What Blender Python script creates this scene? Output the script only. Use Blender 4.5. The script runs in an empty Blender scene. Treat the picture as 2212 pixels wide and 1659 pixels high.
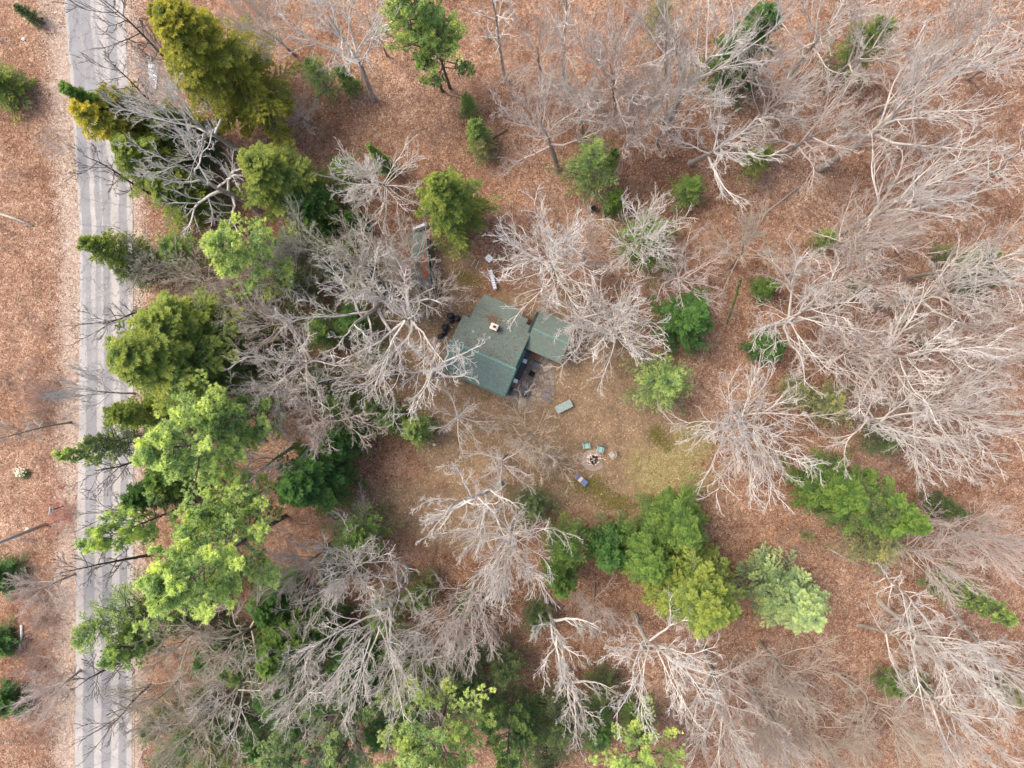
import bpy, math, random
import numpy as np
from mathutils import Vector, Quaternion, Matrix
R = math.radians
S = bpy.context.scene
COL = S.collection
rng = np.random.default_rng(7)
random.seed(7)

# ------------------------------------------------------------------ camera
H = 66.0                                   # metres above the clearing
FPX = 1475.0                               # focal length on a 2212 px wide view
cam_d = bpy.data.cameras.new('camera'); cam = bpy.data.objects.new('camera', cam_d); COL.objects.link(cam)
cam_d.sensor_width = 36.0; cam_d.lens = 36.0*FPX/2212.0; cam_d.clip_start = 1.0; cam_d.clip_end = 1500.0
NAD = Vector((1165-1106, 829.5-790, -FPX)).normalized()
CQ = NAD.rotation_difference(Vector((0, 0, -1)))
# keep the road side of the picture upright: remove the twist about the view axis
up = CQ @ Vector((0, 1, 0)); tw = math.atan2(up.x, up.y)
CQ = Quaternion((0, 0, 1), tw) @ CQ
cam.rotation_mode = 'QUATERNION'; cam.rotation_quaternion = CQ; cam.location = (0, 0, H)
S.camera = cam

def at(px, py, z=0.0):
    """ground or canopy point seen at a pixel of the 2212 x 1659 view"""
    d = CQ @ Vector((px-1106, 829.5-py, -FPX))
    return Vector((0, 0, H)) + d*((z-H)/d.z)
def src(x, y, z=0.0): return at(x/1.1302, y/1.1302, z)

# ------------------------------------------------------------------ light
SUN_EL, SUN_AZ = 58.0, 200.0
w = bpy.data.worlds.new('World'); S.world = w; w.use_nodes = True
nt = w.node_tree; bg = nt.nodes['Background']
sky = nt.nodes.new('ShaderNodeTexSky'); sky.sky_type = 'NISHITA'; sky.sun_disc = False
sky.sun_elevation = R(SUN_EL); sky.sun_rotation = R(360-SUN_AZ+90) ; sky.dust_density = 4.0; sky.air_density = 1.0; sky.ozone_density = 0.6
nt.links.new(sky.outputs[0], bg.inputs[0]); bg.inputs[1].default_value = 0.15
sd = bpy.data.lights.new('sun', 'SUN'); sun = bpy.data.objects.new('sun', sd); COL.objects.link(sun)
sd.energy = 1.35; sd.angle = R(25); sd.color = (1.0, 0.91, 0.78)
az = R(155)                                # from the upper left of the picture
sv = Vector((math.cos(az)*math.cos(R(SUN_EL)), math.sin(az)*math.cos(R(SUN_EL)), math.sin(R(SUN_EL))))
sky.sun_rotation = math.atan2(sv.x, sv.y)
sun.rotation_mode = 'QUATERNION'; sun.rotation_quaternion = Vector((0, 0, 1)).rotation_difference(sv)
S.view_settings.view_transform = 'Standard'; S.view_settings.look = 'None'
S.view_settings.gamma = 1.0; S.view_settings.use_curve_mapping = False
S.view_settings.exposure = 1.05

# ------------------------------------------------------------------ materials
class NT:
    def __init__(s, name):
        s.m = bpy.data.materials.new(name); s.m.use_nodes = True; s.t = s.m.node_tree
        s.b = s.t.nodes['Principled BSDF']; s.out = s.t.nodes['Material Output']
    def n(s, k, **kw):
        x = s.t.nodes.new(k)
        for a, b in kw.items(): setattr(x, a, b)
        return x
    def l(s, a, b): s.t.links.new(a, b)
    def coord(s, which='Object'): return s.n('ShaderNodeTexCoord').outputs[which]
    def noise(s, vec, scale, detail=4, rough=.55):
        x = s.n('ShaderNodeTexNoise'); s.l(vec, x.inputs['Vector']); x.inputs['Scale'].default_value = scale
        x.inputs['Detail'].default_value = detail; x.inputs['Roughness'].default_value = rough; return x.outputs['Fac']
    def vor(s, vec, scale):
        x = s.n('ShaderNodeTexVoronoi'); s.l(vec, x.inputs['Vector']); x.inputs['Scale'].default_value = scale; return x
    def ramp(s, fac, stops, interp='LINEAR'):
        x = s.n('ShaderNodeValToRGB'); s.l(fac, x.inputs[0]); e = x.color_ramp; e.interpolation = interp
        while len(e.elements) < len(stops): e.elements.new(.5)
        for q, (p, c) in zip(e.elements, stops):
            q.position = p; q.color = (c, c, c, 1) if isinstance(c, (int, float)) else (*c, 1)
        return x.outputs[0]
    def mix(s, fac, a, b, mode='MIX'):
        x = s.n('ShaderNodeMix', data_type='RGBA', blend_type=mode)
        for sock, v in ((x.inputs[0], fac), (x.inputs[6], a), (x.inputs[7], b)):
            if isinstance(v, (int, float)): sock.default_value = v
            elif isinstance(v, tuple): sock.default_value = (*v, 1)
            else: s.l(v, sock)
        return x.outputs[2]
    def math(s, op, a, b=0.0):
        x = s.n('ShaderNodeMath', operation=op)
        for i, v in enumerate((a, b)):
            if isinstance(v, (int, float)): x.inputs[i].default_value = v
            else: s.l(v, x.inputs[i])
        return x.outputs[0]
    def bump(s, h, dist=.02, st=.6):
        x = s.n('ShaderNodeBump'); s.l(h, x.inputs['Height']); x.inputs['Distance'].default_value = dist
        x.inputs['Strength'].default_value = st; s.l(x.outputs[0], s.b.inputs['Normal'])
    def base(s, c, rough=.9, spec=.15):
        if isinstance(c, tuple): s.b.inputs['Base Color'].default_value = (*c, 1)
        else: s.l(c, s.b.inputs['Base Color'])
        s.b.inputs['Roughness'].default_value = rough
        s.b.inputs['Specular IOR Level'].default_value = spec; return s

def plain(name, c, rough=.8, var=.25, scale=6.0, spec=.2):
    k = NT(name); n = k.noise(k.coord(), scale, 5)
    lo = tuple(v*(1-var) for v in c); hi = tuple(min(1, v*(1+var)) for v in c)
    k.base(k.ramp(n, [(.3, lo), (.7, hi)]), rough, spec); k.bump(n, .01, .4); return k.m

def ground_mat():
    k = NT('leaf_litter_ground'); P = k.coord('Object')
    a = k.n('ShaderNodeAttribute'); a.attribute_name = 'zone'; sep = k.n('ShaderNodeSeparateColor'); k.l(a.outputs['Color'], sep.inputs[0])
    big = k.noise(P, .09, 4); mid = k.noise(P, .6, 5); fine = k.noise(P, 5.0, 3)
    warp = k.n('ShaderNodeVectorMath', operation='ADD'); nz = k.n('ShaderNodeTexNoise'); k.l(P, nz.inputs['Vector']); nz.inputs['Scale'].default_value = 4.0
    k.l(P, warp.inputs[0]); k.l(nz.outputs['Color'], warp.inputs[1])
    v1 = k.vor(warp.outputs[0], 7.0); v2 = k.vor(P, 9.0)
    c1 = k.n('ShaderNodeSeparateColor'); k.l(v1.outputs['Color'], c1.inputs[0])
    c2 = k.n('ShaderNodeSeparateColor'); k.l(v2.outputs['Color'], c2.inputs[0])
    leaf = k.ramp(c1.outputs[0], [(0, (.135, .068, .042)), (.25, (.23, .124, .077)), (.55, (.315, .183, .118)), (.8, (.39, .26, .178)), (1, (.50, .385, .28))])
    tone = k.ramp(big, [(.33, (.74, .66, .62)), (.5, (1.0, .98, .97)), (.67, (1.12, 1.16, 1.20))])
    leaf = k.mix(1.0, leaf, tone, 'MULTIPLY')
    leaf = k.mix(1.0, leaf, k.ramp(mid, [(.3, (.68, .64, .64)), (.7, (1.16, 1.15, 1.13))]), 'MULTIPLY')
    dirt = k.ramp(c2.outputs[1], [(0, (.16, .11, .07)), (.6, (.24, .168, .11)), (.93, (.29, .21, .14)), (1, (.42, .32, .22))])
    dirt = k.mix(1.0, dirt, k.ramp(mid, [(.3, (.78, .78, .76)), (.7, (1.2, 1.15, 1.1))]), 'MULTIPLY')
    grass = k.ramp(c1.outputs[1], [(0, (.15, .12, .045)), (.5, (.24, .195, .085)), (1, (.36, .30, .16))])
    verge = k.ramp(c1.outputs[2], [(0, (.28, .19, .14)), (.5, (.39, .29, .225)), (1, (.54, .45, .37))])
    moss = k.ramp(c2.outputs[2], [(0, (.07, .065, .02)), (1, (.15, .125, .04))])
    def th(ch):
        f = k.math('ADD', ch, k.math('MULTIPLY', k.math('SUBTRACT', mid, .5), .9))
        f = k.math('ADD', f, k.math('MULTIPLY', k.math('SUBTRACT', c1.outputs[0], .5), .45))
        return k.ramp(f, [(.35, 0.0), (.65, 1.0)])
    c = k.mix(th(sep.outputs[0]), leaf, dirt)
    c = k.mix(th(sep.outputs[1]), c, grass)
    c = k.mix(th(a.outputs['Alpha']), c, moss)
    c = k.mix(th(sep.outputs[2]), c, verge)
    k.base(c, .95, .05); k.bump(k.math('ADD', c1.outputs[0], fine), .06, .7); return k.m

def road_mat():
    k = NT('sanded_asphalt'); P = k.coord('Object')
    a = k.n('ShaderNodeAttribute'); a.attribute_name = 'sand'
    g = k.noise(P, 9.0, 6, .7); m = k.noise(P, .5, 4)
    asp = k.ramp(g, [(.3, (.215, .21, .212)), (.7, (.295, .288, .29))])
    sand = k.ramp(g, [(.3, (.35, .325, .30)), (.7, (.44, .41, .385))])
    f = k.math('ADD', a.outputs['Fac'], k.math('MULTIPLY', k.math('SUBTRACT', k.math('MULTIPLY', k.math('ADD', g, k.noise(P, 1.6, 5, .7)), .5), .5), 1.5))
    c = k.mix(k.ramp(f, [(.22, 0.0), (.80, 1.0)]), asp, sand)
    c = k.mix(1.0, c, k.ramp(m, [(.3, (.84, .83, .83)), (.7, (1.08, 1.07, 1.06))]), 'MULTIPLY')
    cr = k.n('ShaderNodeTexVoronoi', feature='DISTANCE_TO_EDGE'); wp = k.n('ShaderNodeVectorMath', operation='ADD'); nn = k.n('ShaderNodeTexNoise'); k.l(P, nn.inputs['Vector']); nn.inputs['Scale'].default_value = 1.2; nn.inputs['Detail'].default_value = 5
    k.l(P, wp.inputs[0]); k.l(nn.outputs['Color'], wp.inputs[1]); k.l(wp.outputs[0], cr.inputs['Vector']); cr.inputs['Scale'].default_value = .42
    c = k.mix(k.ramp(cr.outputs['Distance'], [(0, .6), (.022, 0.0)]), c, (.10, .095, .09))
    c = k.mix(k.ramp(k.noise(P, .9, 6, .7), [(.56, 0.0), (.70, .45)]), c, (.19, .175, .165))
    k.base(c, .9, .1); k.bump(g, .01, .3); return k.m

def foliage_mat():
    k = NT('conifer_foliage')
    oi = k.n('ShaderNodeObjectInfo'); a = k.n('ShaderNodeAttribute'); a.attribute_name = 'tone'
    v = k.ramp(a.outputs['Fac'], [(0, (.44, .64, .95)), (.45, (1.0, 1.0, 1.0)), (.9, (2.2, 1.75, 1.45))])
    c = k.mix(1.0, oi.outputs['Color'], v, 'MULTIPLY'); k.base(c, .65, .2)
    tr = k.n('ShaderNodeBsdfTranslucent'); k.l(c, tr.inputs[0]); mx = k.n('ShaderNodeMixShader'); mx.inputs[0].default_value = .42
    k.l(k.b.outputs[0], mx.inputs[1]); k.l(tr.outputs[0], mx.inputs[2]); k.l(mx.outputs[0], k.out.inputs[0]); return k.m

def bark_mat(name, lo, hi, tint=True, lich=True):
    k = NT(name); P = k.coord('Object'); n = k.noise(P, 3.5, 5, .65)
    c = k.ramp(n, [(.3, lo), (.65, hi)])
    if lich: c = k.mix(k.ramp(k.noise(P, 1.1, 3), [(.55, 0.0), (.68, .5)]), c, (.38, .42, .36))
    if tint:
        oi = k.n('ShaderNodeObjectInfo'); c = k.mix(1.0, c, oi.outputs['Color'], 'MULTIPLY')
    k.base(c, .9, .1); k.bump(n, .02, .5); return k.m

def roof_mat(name='green_shingles', mo=.55, lo=.50):
    k = NT(name); P = k.coord('Object')
    br = k.n('ShaderNodeTexBrick'); k.l(P, br.inputs['Vector']); br.inputs['Scale'].default_value = 1.0
    br.inputs['Brick Width'].default_value = .3; br.inputs['Row Height'].default_value = .17; br.inputs['Mortar Size'].default_value = .006
    br.inputs['Color1'].default_value = (.10, .16, .15, 1); br.inputs['Color2'].default_value = (.135, .20, .19, 1); br.inputs['Mortar'].default_value = (.04, .075, .07, 1)
    n = k.noise(P, 2.2, 8, .72); f = k.noise(P, 14, 3)
    c = k.mix(k.ramp(n, [(lo-.12, 0.0), (lo+.14, mo)]), br.outputs[0], (.15, .14, .10))
    c = k.mix(1.0, c, k.ramp(f, [(.3, (.8, .8, .8)), (.7, (1.2, 1.2, 1.2))]), 'MULTIPLY')
    k.base(c, .9, .15); k.bump(f, .006, .4); return k.m

M = dict(
    ground=ground_mat(), road=road_mat(), foliage=foliage_mat(),
    bark_dark=bark_mat('conifer_bark', (.09, .065, .05), (.19, .15, .12), False),
    bark=bark_mat('grey_bark', (.22, .19, .165), (.46, .42, .37)),
    branch=bark_mat('pale_branch_bark', (.42, .385, .35), (.64, .60, .555), True, False),
    twig=bark_mat('brush_twigs', (.34, .27, .24), (.52, .44, .40), True, False),
    roof=roof_mat(), roof_mossy=roof_mat('mossy_green_shingles', .55, .40),
    ridge=plain('ridge_cap_green', (.12, .21, .18), .8),
    trim=plain('dark_green_trim', (.06, .15, .12), .6),
    wall=plain('dark_stained_siding', (.035, .045, .05), .8),
    glass=plain('window_glass', (.03, .04, .05), .1, .05, 2, .6),
    brick=plain('chimney_brick', (.36, .16, .10), .9, .35, 9),
    cap=plain('chimney_cap', (.68, .60, .52), .9),
    black_and_hole_shade=plain('black_and_hole_shade', (.02, .02, .02), 1.0),  # black cushion colour, also painted shade for the flue and stump holes
    white=plain('white_plastic', (.88, .88, .87), .5, .04),
    greyblue=plain('weathered_pale_metal', (.50, .53, .64), .6, .3, 25),
    dark=plain('charcoal_fabric', (.075, .075, .085), .85),
    darkframe=plain('dark_metal_frame', (.05, .05, .055), .5),
    greyframe=plain('grey_metal_frame', (.22, .24, .27), .5),
    slate=plain('grey_cushion', (.15, .15, .17), .9),
    bag=plain('black_bag_plastic', (.022, .026, .04), .3, .4, 5, .5),
    stone=plain('flagstone_grey', (.235, .20, .17), .9, .4, 2.5),
    stone2=plain('flagstone_buff', (.33, .265, .20), .9, .35, 2.5),
    stone3=plain('flagstone_slate', (.18, .155, .145), .9, .35, 2.5),
    grit=plain('patio_grit', (.20, .15, .105), .95, .4, 12),
    sand=plain('sandy_ash_ground', (.30, .24, .20), .95, .3, 14),
    firestone=plain('pink_fieldstone', (.52, .36, .29), .9, .45, 6),
    ash=plain('cold_ash', (.045, .04, .04), 1.0, .6, 8),
    char=plain('charred_wood', (.02, .018, .017), .8),
    tablegreen=plain('weathered_green_paint', (.30, .38, .36), .7, .25, 9),
    chairgreen=plain('green_plastic', (.09, .21, .20), .5, .15),
    chairlight=plain('green_plastic_faded', (.24, .38, .36), .5, .15),
    chairtan=plain('grey_tan_plastic', (.38, .34, .30), .6, .2),
    blue=plain('blue_fabric', (.12, .17, .30), .8, .2),
    pink=plain('pale_pink_cloth', (.68, .46, .40), .9, .15),
    log=plain('split_wood', (.52, .40, .28), .9, .35, 7),
    logbark=plain('log_bark', (.14, .10, .08), .95, .3, 7),
    pole=plain('weathered_pole', (.34, .33, .31), .9, .2, 3),
    birch=plain('birch_bark', (.70, .66, .60), .8, .25, 3),
    cable=plain('cable_black', (.03, .03, .03), .6),
    snow=plain('pale_rock', (.62, .60, .60), .9, .25, 2),
    redleaf=plain('red_leaves', (.45, .13, .06), .8, .4, 12),
    redtwig=plain('red_twigs', (.60, .25, .20), .9, .2),
    cream=plain('cream_blossom', (.75, .66, .50), .9, .2),
    shrub=plain('shrub_leaf', (.06, .13, .03), .8, .3),
    leafdry=plain('dry_leaf', (.36, .24, .15), .9, .4, 8),
    litter=None)

def litter_mat():
    k = NT('loose_leaves'); a = k.n('ShaderNodeAttribute'); a.attribute_name = 'tone'
    k.base(k.ramp(a.outputs['Fac'], [(0, (.155, .075, .047)), (.4, (.285, .155, .098)), (.75, (.375, .235, .16)), (.93, (.48, .36, .26)), (1, (.64, .53, .41))]), .85, .15); return k.m
M['litter'] = litter_mat()

# ------------------------------------------------------------------ mesh helpers
def mesh_np(name, V, F, mat, tone=None, smooth=False):
    V = np.asarray(V, np.float32).reshape(-1, 3); F = np.asarray(F, np.int32); n, kk = F.shape
    me = bpy.data.meshes.new(name); me.vertices.add(len(V)); me.vertices.foreach_set('co', V.ravel())
    me.loops.add(n*kk); me.loops.foreach_set('vertex_index', F.ravel())
    me.polygons.add(n); me.polygons.foreach_set('loop_start', np.arange(0, n*kk, kk, dtype=np.int32))
    if smooth: me.polygons.foreach_set('use_smooth', np.ones(n, bool))
    me.update(calc_edges=True)
    if tone is not None:
        at_ = me.attributes.new('tone', 'FLOAT', 'POINT'); at_.data.foreach_set('value', np.asarray(tone, np.float32).ravel())
    me.materials.append(mat); return me

def link(name, me, parent=None, kind=None, loc=None):
    o = bpy.data.objects.new(name, me); COL.objects.link(o)
    if parent: o.parent = parent
    if kind: o['kind'] = kind
    if loc is not None: o.location = loc
    return o
def tag(o, label, cat, group=None):
    o['label'] = label; o['category'] = cat
    if group: o['group'] = group
    return o
def thing(name, label, cat, loc, rz=0.0, group=None):
    o = bpy.data.objects.new(name, None); o.empty_display_size = .3; COL.objects.link(o)
    o.location = loc; o.rotation_euler = (0, 0, rz); return tag(o, label, cat, group)

class MB:
    def __init__(s): s.v = []; s.f = []
    def box(s, c, d, rz=0.0, rx=0.0, ry=0.0, taper=1.0):
        m = Matrix.Rotation(rz, 3, 'Z') @ Matrix.Rotation(ry, 3, 'Y') @ Matrix.Rotation(rx, 3, 'X'); b = len(s.v)
        for k in (-.5, .5):
            q = taper if k > 0 else 1.0
            for i, j in ((-.5, -.5), (.5, -.5), (.5, .5), (-.5, .5)):
                s.v.append(tuple(Vector(c) + m @ Vector((i*d[0]*q, j*d[1]*q, k*d[2]))))
        s.f += [[b+q for q in t] for t in ((3, 2, 1, 0), (4, 5, 6, 7), (0, 1, 5, 4), (1, 2, 6, 5), (2, 3, 7, 6), (3, 0, 4, 7))]; return s
    def prism(s, poly, z0, z1, inset=0.0):
        b = len(s.v); n = len(poly); cx = sum(p[0] for p in poly)/n; cy = sum(p[1] for p in poly)/n
        s.v += [(p[0], p[1], z0) for p in poly]
        s.v += [(p[0]+(cx-p[0])*inset, p[1]+(cy-p[1])*inset, z1) for p in poly]
        s.f.append([b+i for i in range(n)][::-1]); s.f.append([b+n+i for i in range(n)])
        for i in range(n): s.f.append([b+i, b+(i+1) % n, b+n+(i+1) % n, b+n+i])
        return s
    def tube(s, pts, rad, n=8, cap=True):
        pts = [Vector(p) for p in pts]; base = len(s.v)
        if isinstance(rad, (int, float)): rad = [rad]*len(pts)
        for i, p in enumerate(pts):
            t = (pts[min(i+1, len(pts)-1)]-pts[max(i-1, 0)]).normalized()
            a = t.orthogonal().normalized() if i == 0 else (a - t*a.dot(t)).normalized()
            c = t.cross(a)
            for k in range(n):
                q = 2*math.pi*k/n; s.v.append(tuple(p+(a*math.cos(q)+c*math.sin(q))*rad[i]))
        for i in range(len(pts)-1):
            for k in range(n):
                s.f.append([base+i*n+k, base+i*n+(k+1) % n, base+(i+1)*n+(k+1) % n, base+(i+1)*n+k])
        if cap:
            s.f.append([base+k for k in range(n)][::-1]); s.f.append([base+(len(pts)-1)*n+k for k in range(n)])
        return s
    def blob(s, c, r, seed=0, nu=9, nv=6, flat=1.0, rough=.25):
        q = random.Random(seed); b = len(s.v)
        for j in range(1, nv):
            th = math.pi*j/nv
            for i in range(nu):
                ph = 2*math.pi*i/nu; k = 1+q.uniform(-rough, rough)
                s.v.append((c[0]+r[0]*k*math.sin(th)*math.cos(ph), c[1]+r[1]*k*math.sin(th)*math.sin(ph), c[2]+r[2]*k*math.cos(th)))
        s.v.append((c[0], c[1], c[2]+r[2])); s.v.append((c[0], c[1], c[2]-r[2])); t, u = len(s.v)-2, len(s.v)-1
        for j in range(nv-2):
            for i in range(nu): s.f.append([b+j*nu+i, b+(j+1)*nu+i, b+(j+1)*nu+(i+1) % nu, b+j*nu+(i+1) % nu])
        for i in range(nu):
            s.f.append([t, b+i, b+(i+1) % nu]); s.f.append([u, b+(nv-2)*nu+(i+1) % nu, b+(nv-2)*nu+i])
        return s
    def mesh(s, name, mat, smooth=False):
        me = bpy.data.meshes.new(name); me.from_pydata(s.v, [], s.f); me.update(); me.materials.append(mat)
        if smooth: me.polygons.foreach_set('use_smooth', [True]*len(me.polygons))
        return me
    def build(s, name, mat, parent=None, kind=None, smooth=False, bevel=0.0):
        o = link(name, s.mesh(name, mat, smooth), parent, kind)
        if bevel:
            b = o.modifiers.new('bevel', 'BEVEL'); b.width = bevel; b.segments = 2
        return o

def unit(a): return a/np.maximum(np.linalg.norm(a, axis=-1, keepdims=True), 1e-9)

def walk(P, D, L, K, wig, trop, g, sag=0.0):
    """grow N branches together: K steps with a random wiggle and an upward or downward pull"""
    pts = [P]; dirs = [D]
    for k in range(K):
        D = unit(D + g.normal(0, wig, D.shape) + np.array([0, 0, 1.0])*(trop - sag*k/K))
        P = P + D*(L[:, None]/K); pts.append(P); dirs.append(D)
    return np.stack(pts, 1), np.stack(dirs, 1)

def sample(pts, dirs, idx, t):
    K = pts.shape[1]-1; f = np.clip(t*K, 0, K-1e-4); i = f.astype(int); fr = (f-i)[:, None]
    p = pts[idx, i]*(1-fr)+pts[idx, i+1]*fr; return p, dirs[idx, np.minimum(i+1, K)]

def tubes(pts, rad, n):
    """pts (N,K,3) rad (N,K) -> vertices, quads"""
    N, K, _ = pts.shape; T = np.empty_like(pts)
    T[:, 1:-1] = pts[:, 2:]-pts[:, :-2]; T[:, 0] = pts[:, 1]-pts[:, 0]; T[:, -1] = pts[:, -1]-pts[:, -2]; T = unit(T)
    ref = np.where(np.abs(T[:, :1, 2:3]) > .8, np.array([1., 0, 0]), np.array([0, 0, 1.]))
    A = unit(np.cross(T, np.broadcast_to(ref, T.shape))); B = np.cross(T, A)
    q = np.arange(n)*2*math.pi/n
    V = pts[:, :, None]+rad[:, :, None, None]*(A[:, :, None]*np.cos(q)[None, None, :, None]+B[:, :, None]*np.sin(q)[None, None, :, None])
    ids = np.arange(N*K*n).reshape(N, K, n); nx = np.roll(ids, -1, 2)
    F = np.stack([ids[:, :-1], nx[:, :-1], nx[:, 1:], ids[:, 1:]], -1).reshape(-1, 4)
    return V.reshape(-1, 3), F

def join(parts):
    V = []; F = []; o = 0
    for v, f in parts: V.append(v); F.append(f+o); o += len(v)
    return np.concatenate(V), np.concatenate(F)

# ------------------------------------------------------------------ bare trees
def bare_proto(seed, h=16.0, r=6.0, fork=.46, nl=12, n2=9, n3=6, n4=5, wig=.15, ang=(25, 72), thick=1.0, tw=.0105, lead=1.0, droop=0.0, trunk_w=.05, stems=1, n5=1, limb=1.15):
    g = np.random.default_rng(seed)
    D0 = unit(np.concatenate([g.normal(0, .04 if stems == 1 else .35, (stems, 2)), np.ones((stems, 1))], 1))
    P0 = np.zeros((stems, 3)); L0 = np.full(stems, h*.78)
    p0, d0 = walk(P0, D0, L0, 14, trunk_w, .03, g)
    r0 = .018*h*thick/(stems**.6); tr = r0*(1-np.linspace(0, 1, 15)**1.3*.86)[None, :]*np.ones((stems, 1)); tr[:, 0] *= 1.35
    lev = [(p0, tr)]
    # main limbs, long enough to reach an egg-shaped outline
    N = nl*stems; idx = np.arange(N) % stems; t = fork+(.97-fork)*(np.arange(N)/N)**1.15
    p, d = sample(p0, d0, idx, t); azm = np.arange(N)*2.4+g.uniform(-.45, .45, N)
    a = np.radians(g.uniform(ang[0], ang[1], N))*(1.15-.6*(t-fork)/(1-fork))
    D = unit(d*np.cos(a)[:, None]+np.stack([np.cos(azm), np.sin(azm), np.zeros(N)], 1)*np.sin(a)[:, None])
    E = np.array([1/r, 1/r, 1/(.30*h)]); pc = (p-np.array([0, 0, .70*h]))*E; De = D*E
    qa = (De**2).sum(1); qb = (pc*De).sum(1); qc = (pc**2).sum(1)-1; L = (-qb+np.sqrt(np.maximum(qb*qb-qa*qc, .05)))/qa
    L = np.clip(L, .10*h, .62*h)*g.uniform(.78, 1.06, N)*lead
    pts, dirs = walk(p, D, L, 9, wig*.75, .02, g, droop); ti = np.clip(t*14, 0, 14).astype(int)
    r1 = np.minimum(tr[idx, ti]*g.uniform(.40, .62, N), .014*L+.03)*limb; rad = r1[:, None]*(1-np.linspace(0, 1, 10)[None, :]*.80)
    lev.append((pts, rad))
    for li, (n, K, lr, w_, sides) in enumerate(((n2, 6, .46, wig*.9, 4), (n3, 4, .46, wig*.95, 3), (n4, 3, .50, wig, 3), (n5, 2, .60, wig, 3))):
        if n == 0: break
        Np = pts.shape[0]; N = Np*n; idx = np.repeat(np.arange(Np), n); j = np.tile(np.arange(n), Np)
        t = np.clip((.22+.76*(j+g.uniform(.1, .9, N))/n), 0, .99); p, d = sample(pts, dirs, idx, t)
        rv = unit(g.normal(0, 1, (N, 3))+np.array([0, 0, .25])); side = unit(rv-d*np.sum(rv*d, 1, keepdims=True))
        a = np.radians(g.uniform(20, 48, N)); D = unit(d*np.cos(a)[:, None]+side*np.sin(a)[:, None]+np.array([0, 0, .04]))
        Lp = np.linalg.norm(pts[:, -1]-pts[:, 0], axis=1)[idx]; L = Lp*lr*(1.15-.65*t)*g.uniform(.65, 1.25, N)
        Kp = rad.shape[1]-1; rp = rad[idx, np.clip((t*Kp).astype(int), 0, Kp)]
        pts, dirs = walk(p, D, L, K, w_, .05, g, droop)
        r1 = np.maximum(rp*g.uniform(.45, .7, N), tw*(2.7, 1.7, 1.05, .85)[li]); rad = r1[:, None]*(1-np.linspace(0, 1, K+1)[None, :]*.6); rad = np.maximum(rad, tw*.55)
        lev.append((pts, rad))
    allp = np.concatenate([q.reshape(-1, 3) for q, _ in lev[2:]]) if len(lev) > 2 else pts.reshape(-1, 3)
    rr = np.percentile(np.hypot(allp[:, 0], allp[:, 1]), 96); zz = np.percentile(allp[:, 2], 99.5)
    sc = np.array([r/rr, r/rr, h/zz])
    sides = [8, 6, 4, 3, 3, 3]
    tv, tf = tubes(lev[0][0]*sc, lev[0][1], 8)
    br = join([tubes(q*sc, ra, sides[i+1]) for i, (q, ra) in enumerate(lev[1:])])
    return mesh_np('trunk', tv, tf, M['bark'], smooth=True), mesh_np('branches', br[0], br[1], M['branch'])

BARE = {
    'spread': [bare_proto(q) for q in (11, 12, 13)],
    'fine': [bare_proto(q, fork=.42, nl=19, n2=9, n3=6, n4=4, wig=.12, ang=(18, 80), thick=.8, limb=.8) for q in (21, 22, 23)],
    'star': [bare_proto(q, fork=.36, nl=30, n2=9, n3=5, n4=3, n5=0, wig=.13, ang=(12, 88), thick=.8, limb=.85, tw=.012) for q in (26, 27)],
    'hero': [bare_proto(q, fork=.36, nl=9, n2=8, n3=6, n4=5, n5=2, wig=.22, ang=(34, 74), thick=1.1, limb=1.35, trunk_w=.07, tw=.011) for q in (31, 32, 33)],
    'slim': [bare_proto(q, h=16, r=2.6, fork=.35, nl=18, n2=6, n3=5, n4=0, wig=.10, ang=(50, 80), thick=.55) for q in (41, 42)],
    'shrub': [bare_proto(q, h=7, r=4.5, fork=.06, nl=5, n2=5, n3=4, n4=4, n5=0, wig=.08, ang=(12, 38), thick=.4, stems=6) for q in (51, 52)],
}
BREF = {'spread': (6, 16), 'star': (6, 16), 'fine': (6, 16), 'hero': (6, 16), 'slim': (2.6, 16), 'shrub': (4.5, 7)}
TINT = dict(W=(1.28, 1.27, 1.25), w=(1.08, 1.05, 1.02), P=(1.03, .94, .90), T=(.88, .80, .70), G=(.86, .85, .77), K=(.30, .27, .26), B=(1.05, 1.1, 1.2))

def bare_tree(kind, cx, cy, h, r, tint, label, base=None, name='bare_tree', cat='bare tree', group=None):
    if cx > 1700: h *= .84
    top = at(cx, cy, h*.72)
    b = at(*base, 0) if base else Vector((top.x, top.y, 0))
    ax = (top-b); q = Vector((0, 0, 1)).rotation_difference(ax.normalized()); tilt = q.angle
    if tilt > R(13):
        q = Quaternion(q.axis, R(13)); hv = Vector((top.x-b.x, top.y-b.y, 0)).normalized()*math.tan(R(13))*h*.72; b = Vector((top.x-hv.x, top.y-hv.y, 0))
    t = thing(name, label, cat, (b.x, b.y, -.05), 0, group)
    spin = random.uniform(0, 6.28); t.rotation_mode = 'QUATERNION'; t.rotation_quaternion = q @ Quaternion((0, 0, 1), spin)
    R0, H0 = BREF[kind]; t.scale = (r/R0, r/R0, h/H0)
    tm, bm = random.choice(BARE[kind]); c = TINT[tint]
    a = link('trunk', tm, t); a.color = (*[v*(.92 if tint != 'K' else 1) for v in c], 1); a2 = link('branches', bm, t); a2.color = (*c, 1)
    return t

# ------------------------------------------------------------------ conifers
def leaf_mesh(P, D, L, W, tone, g, name='crown', up=.6):
    N = len(P); n = unit(g.normal(0, .55, (N, 3))+np.array([0, 0, up])); s = unit(np.cross(D, n))
    V = np.stack([P-s*W[:, None]*.6, P+s*W[:, None]*.6, P+D*L[:, None]], 1).reshape(-1, 3)
    F = np.arange(3*N).reshape(-1, 3); return mesh_np(name, V, F, M['foliage'], np.repeat(tone, 3))

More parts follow.
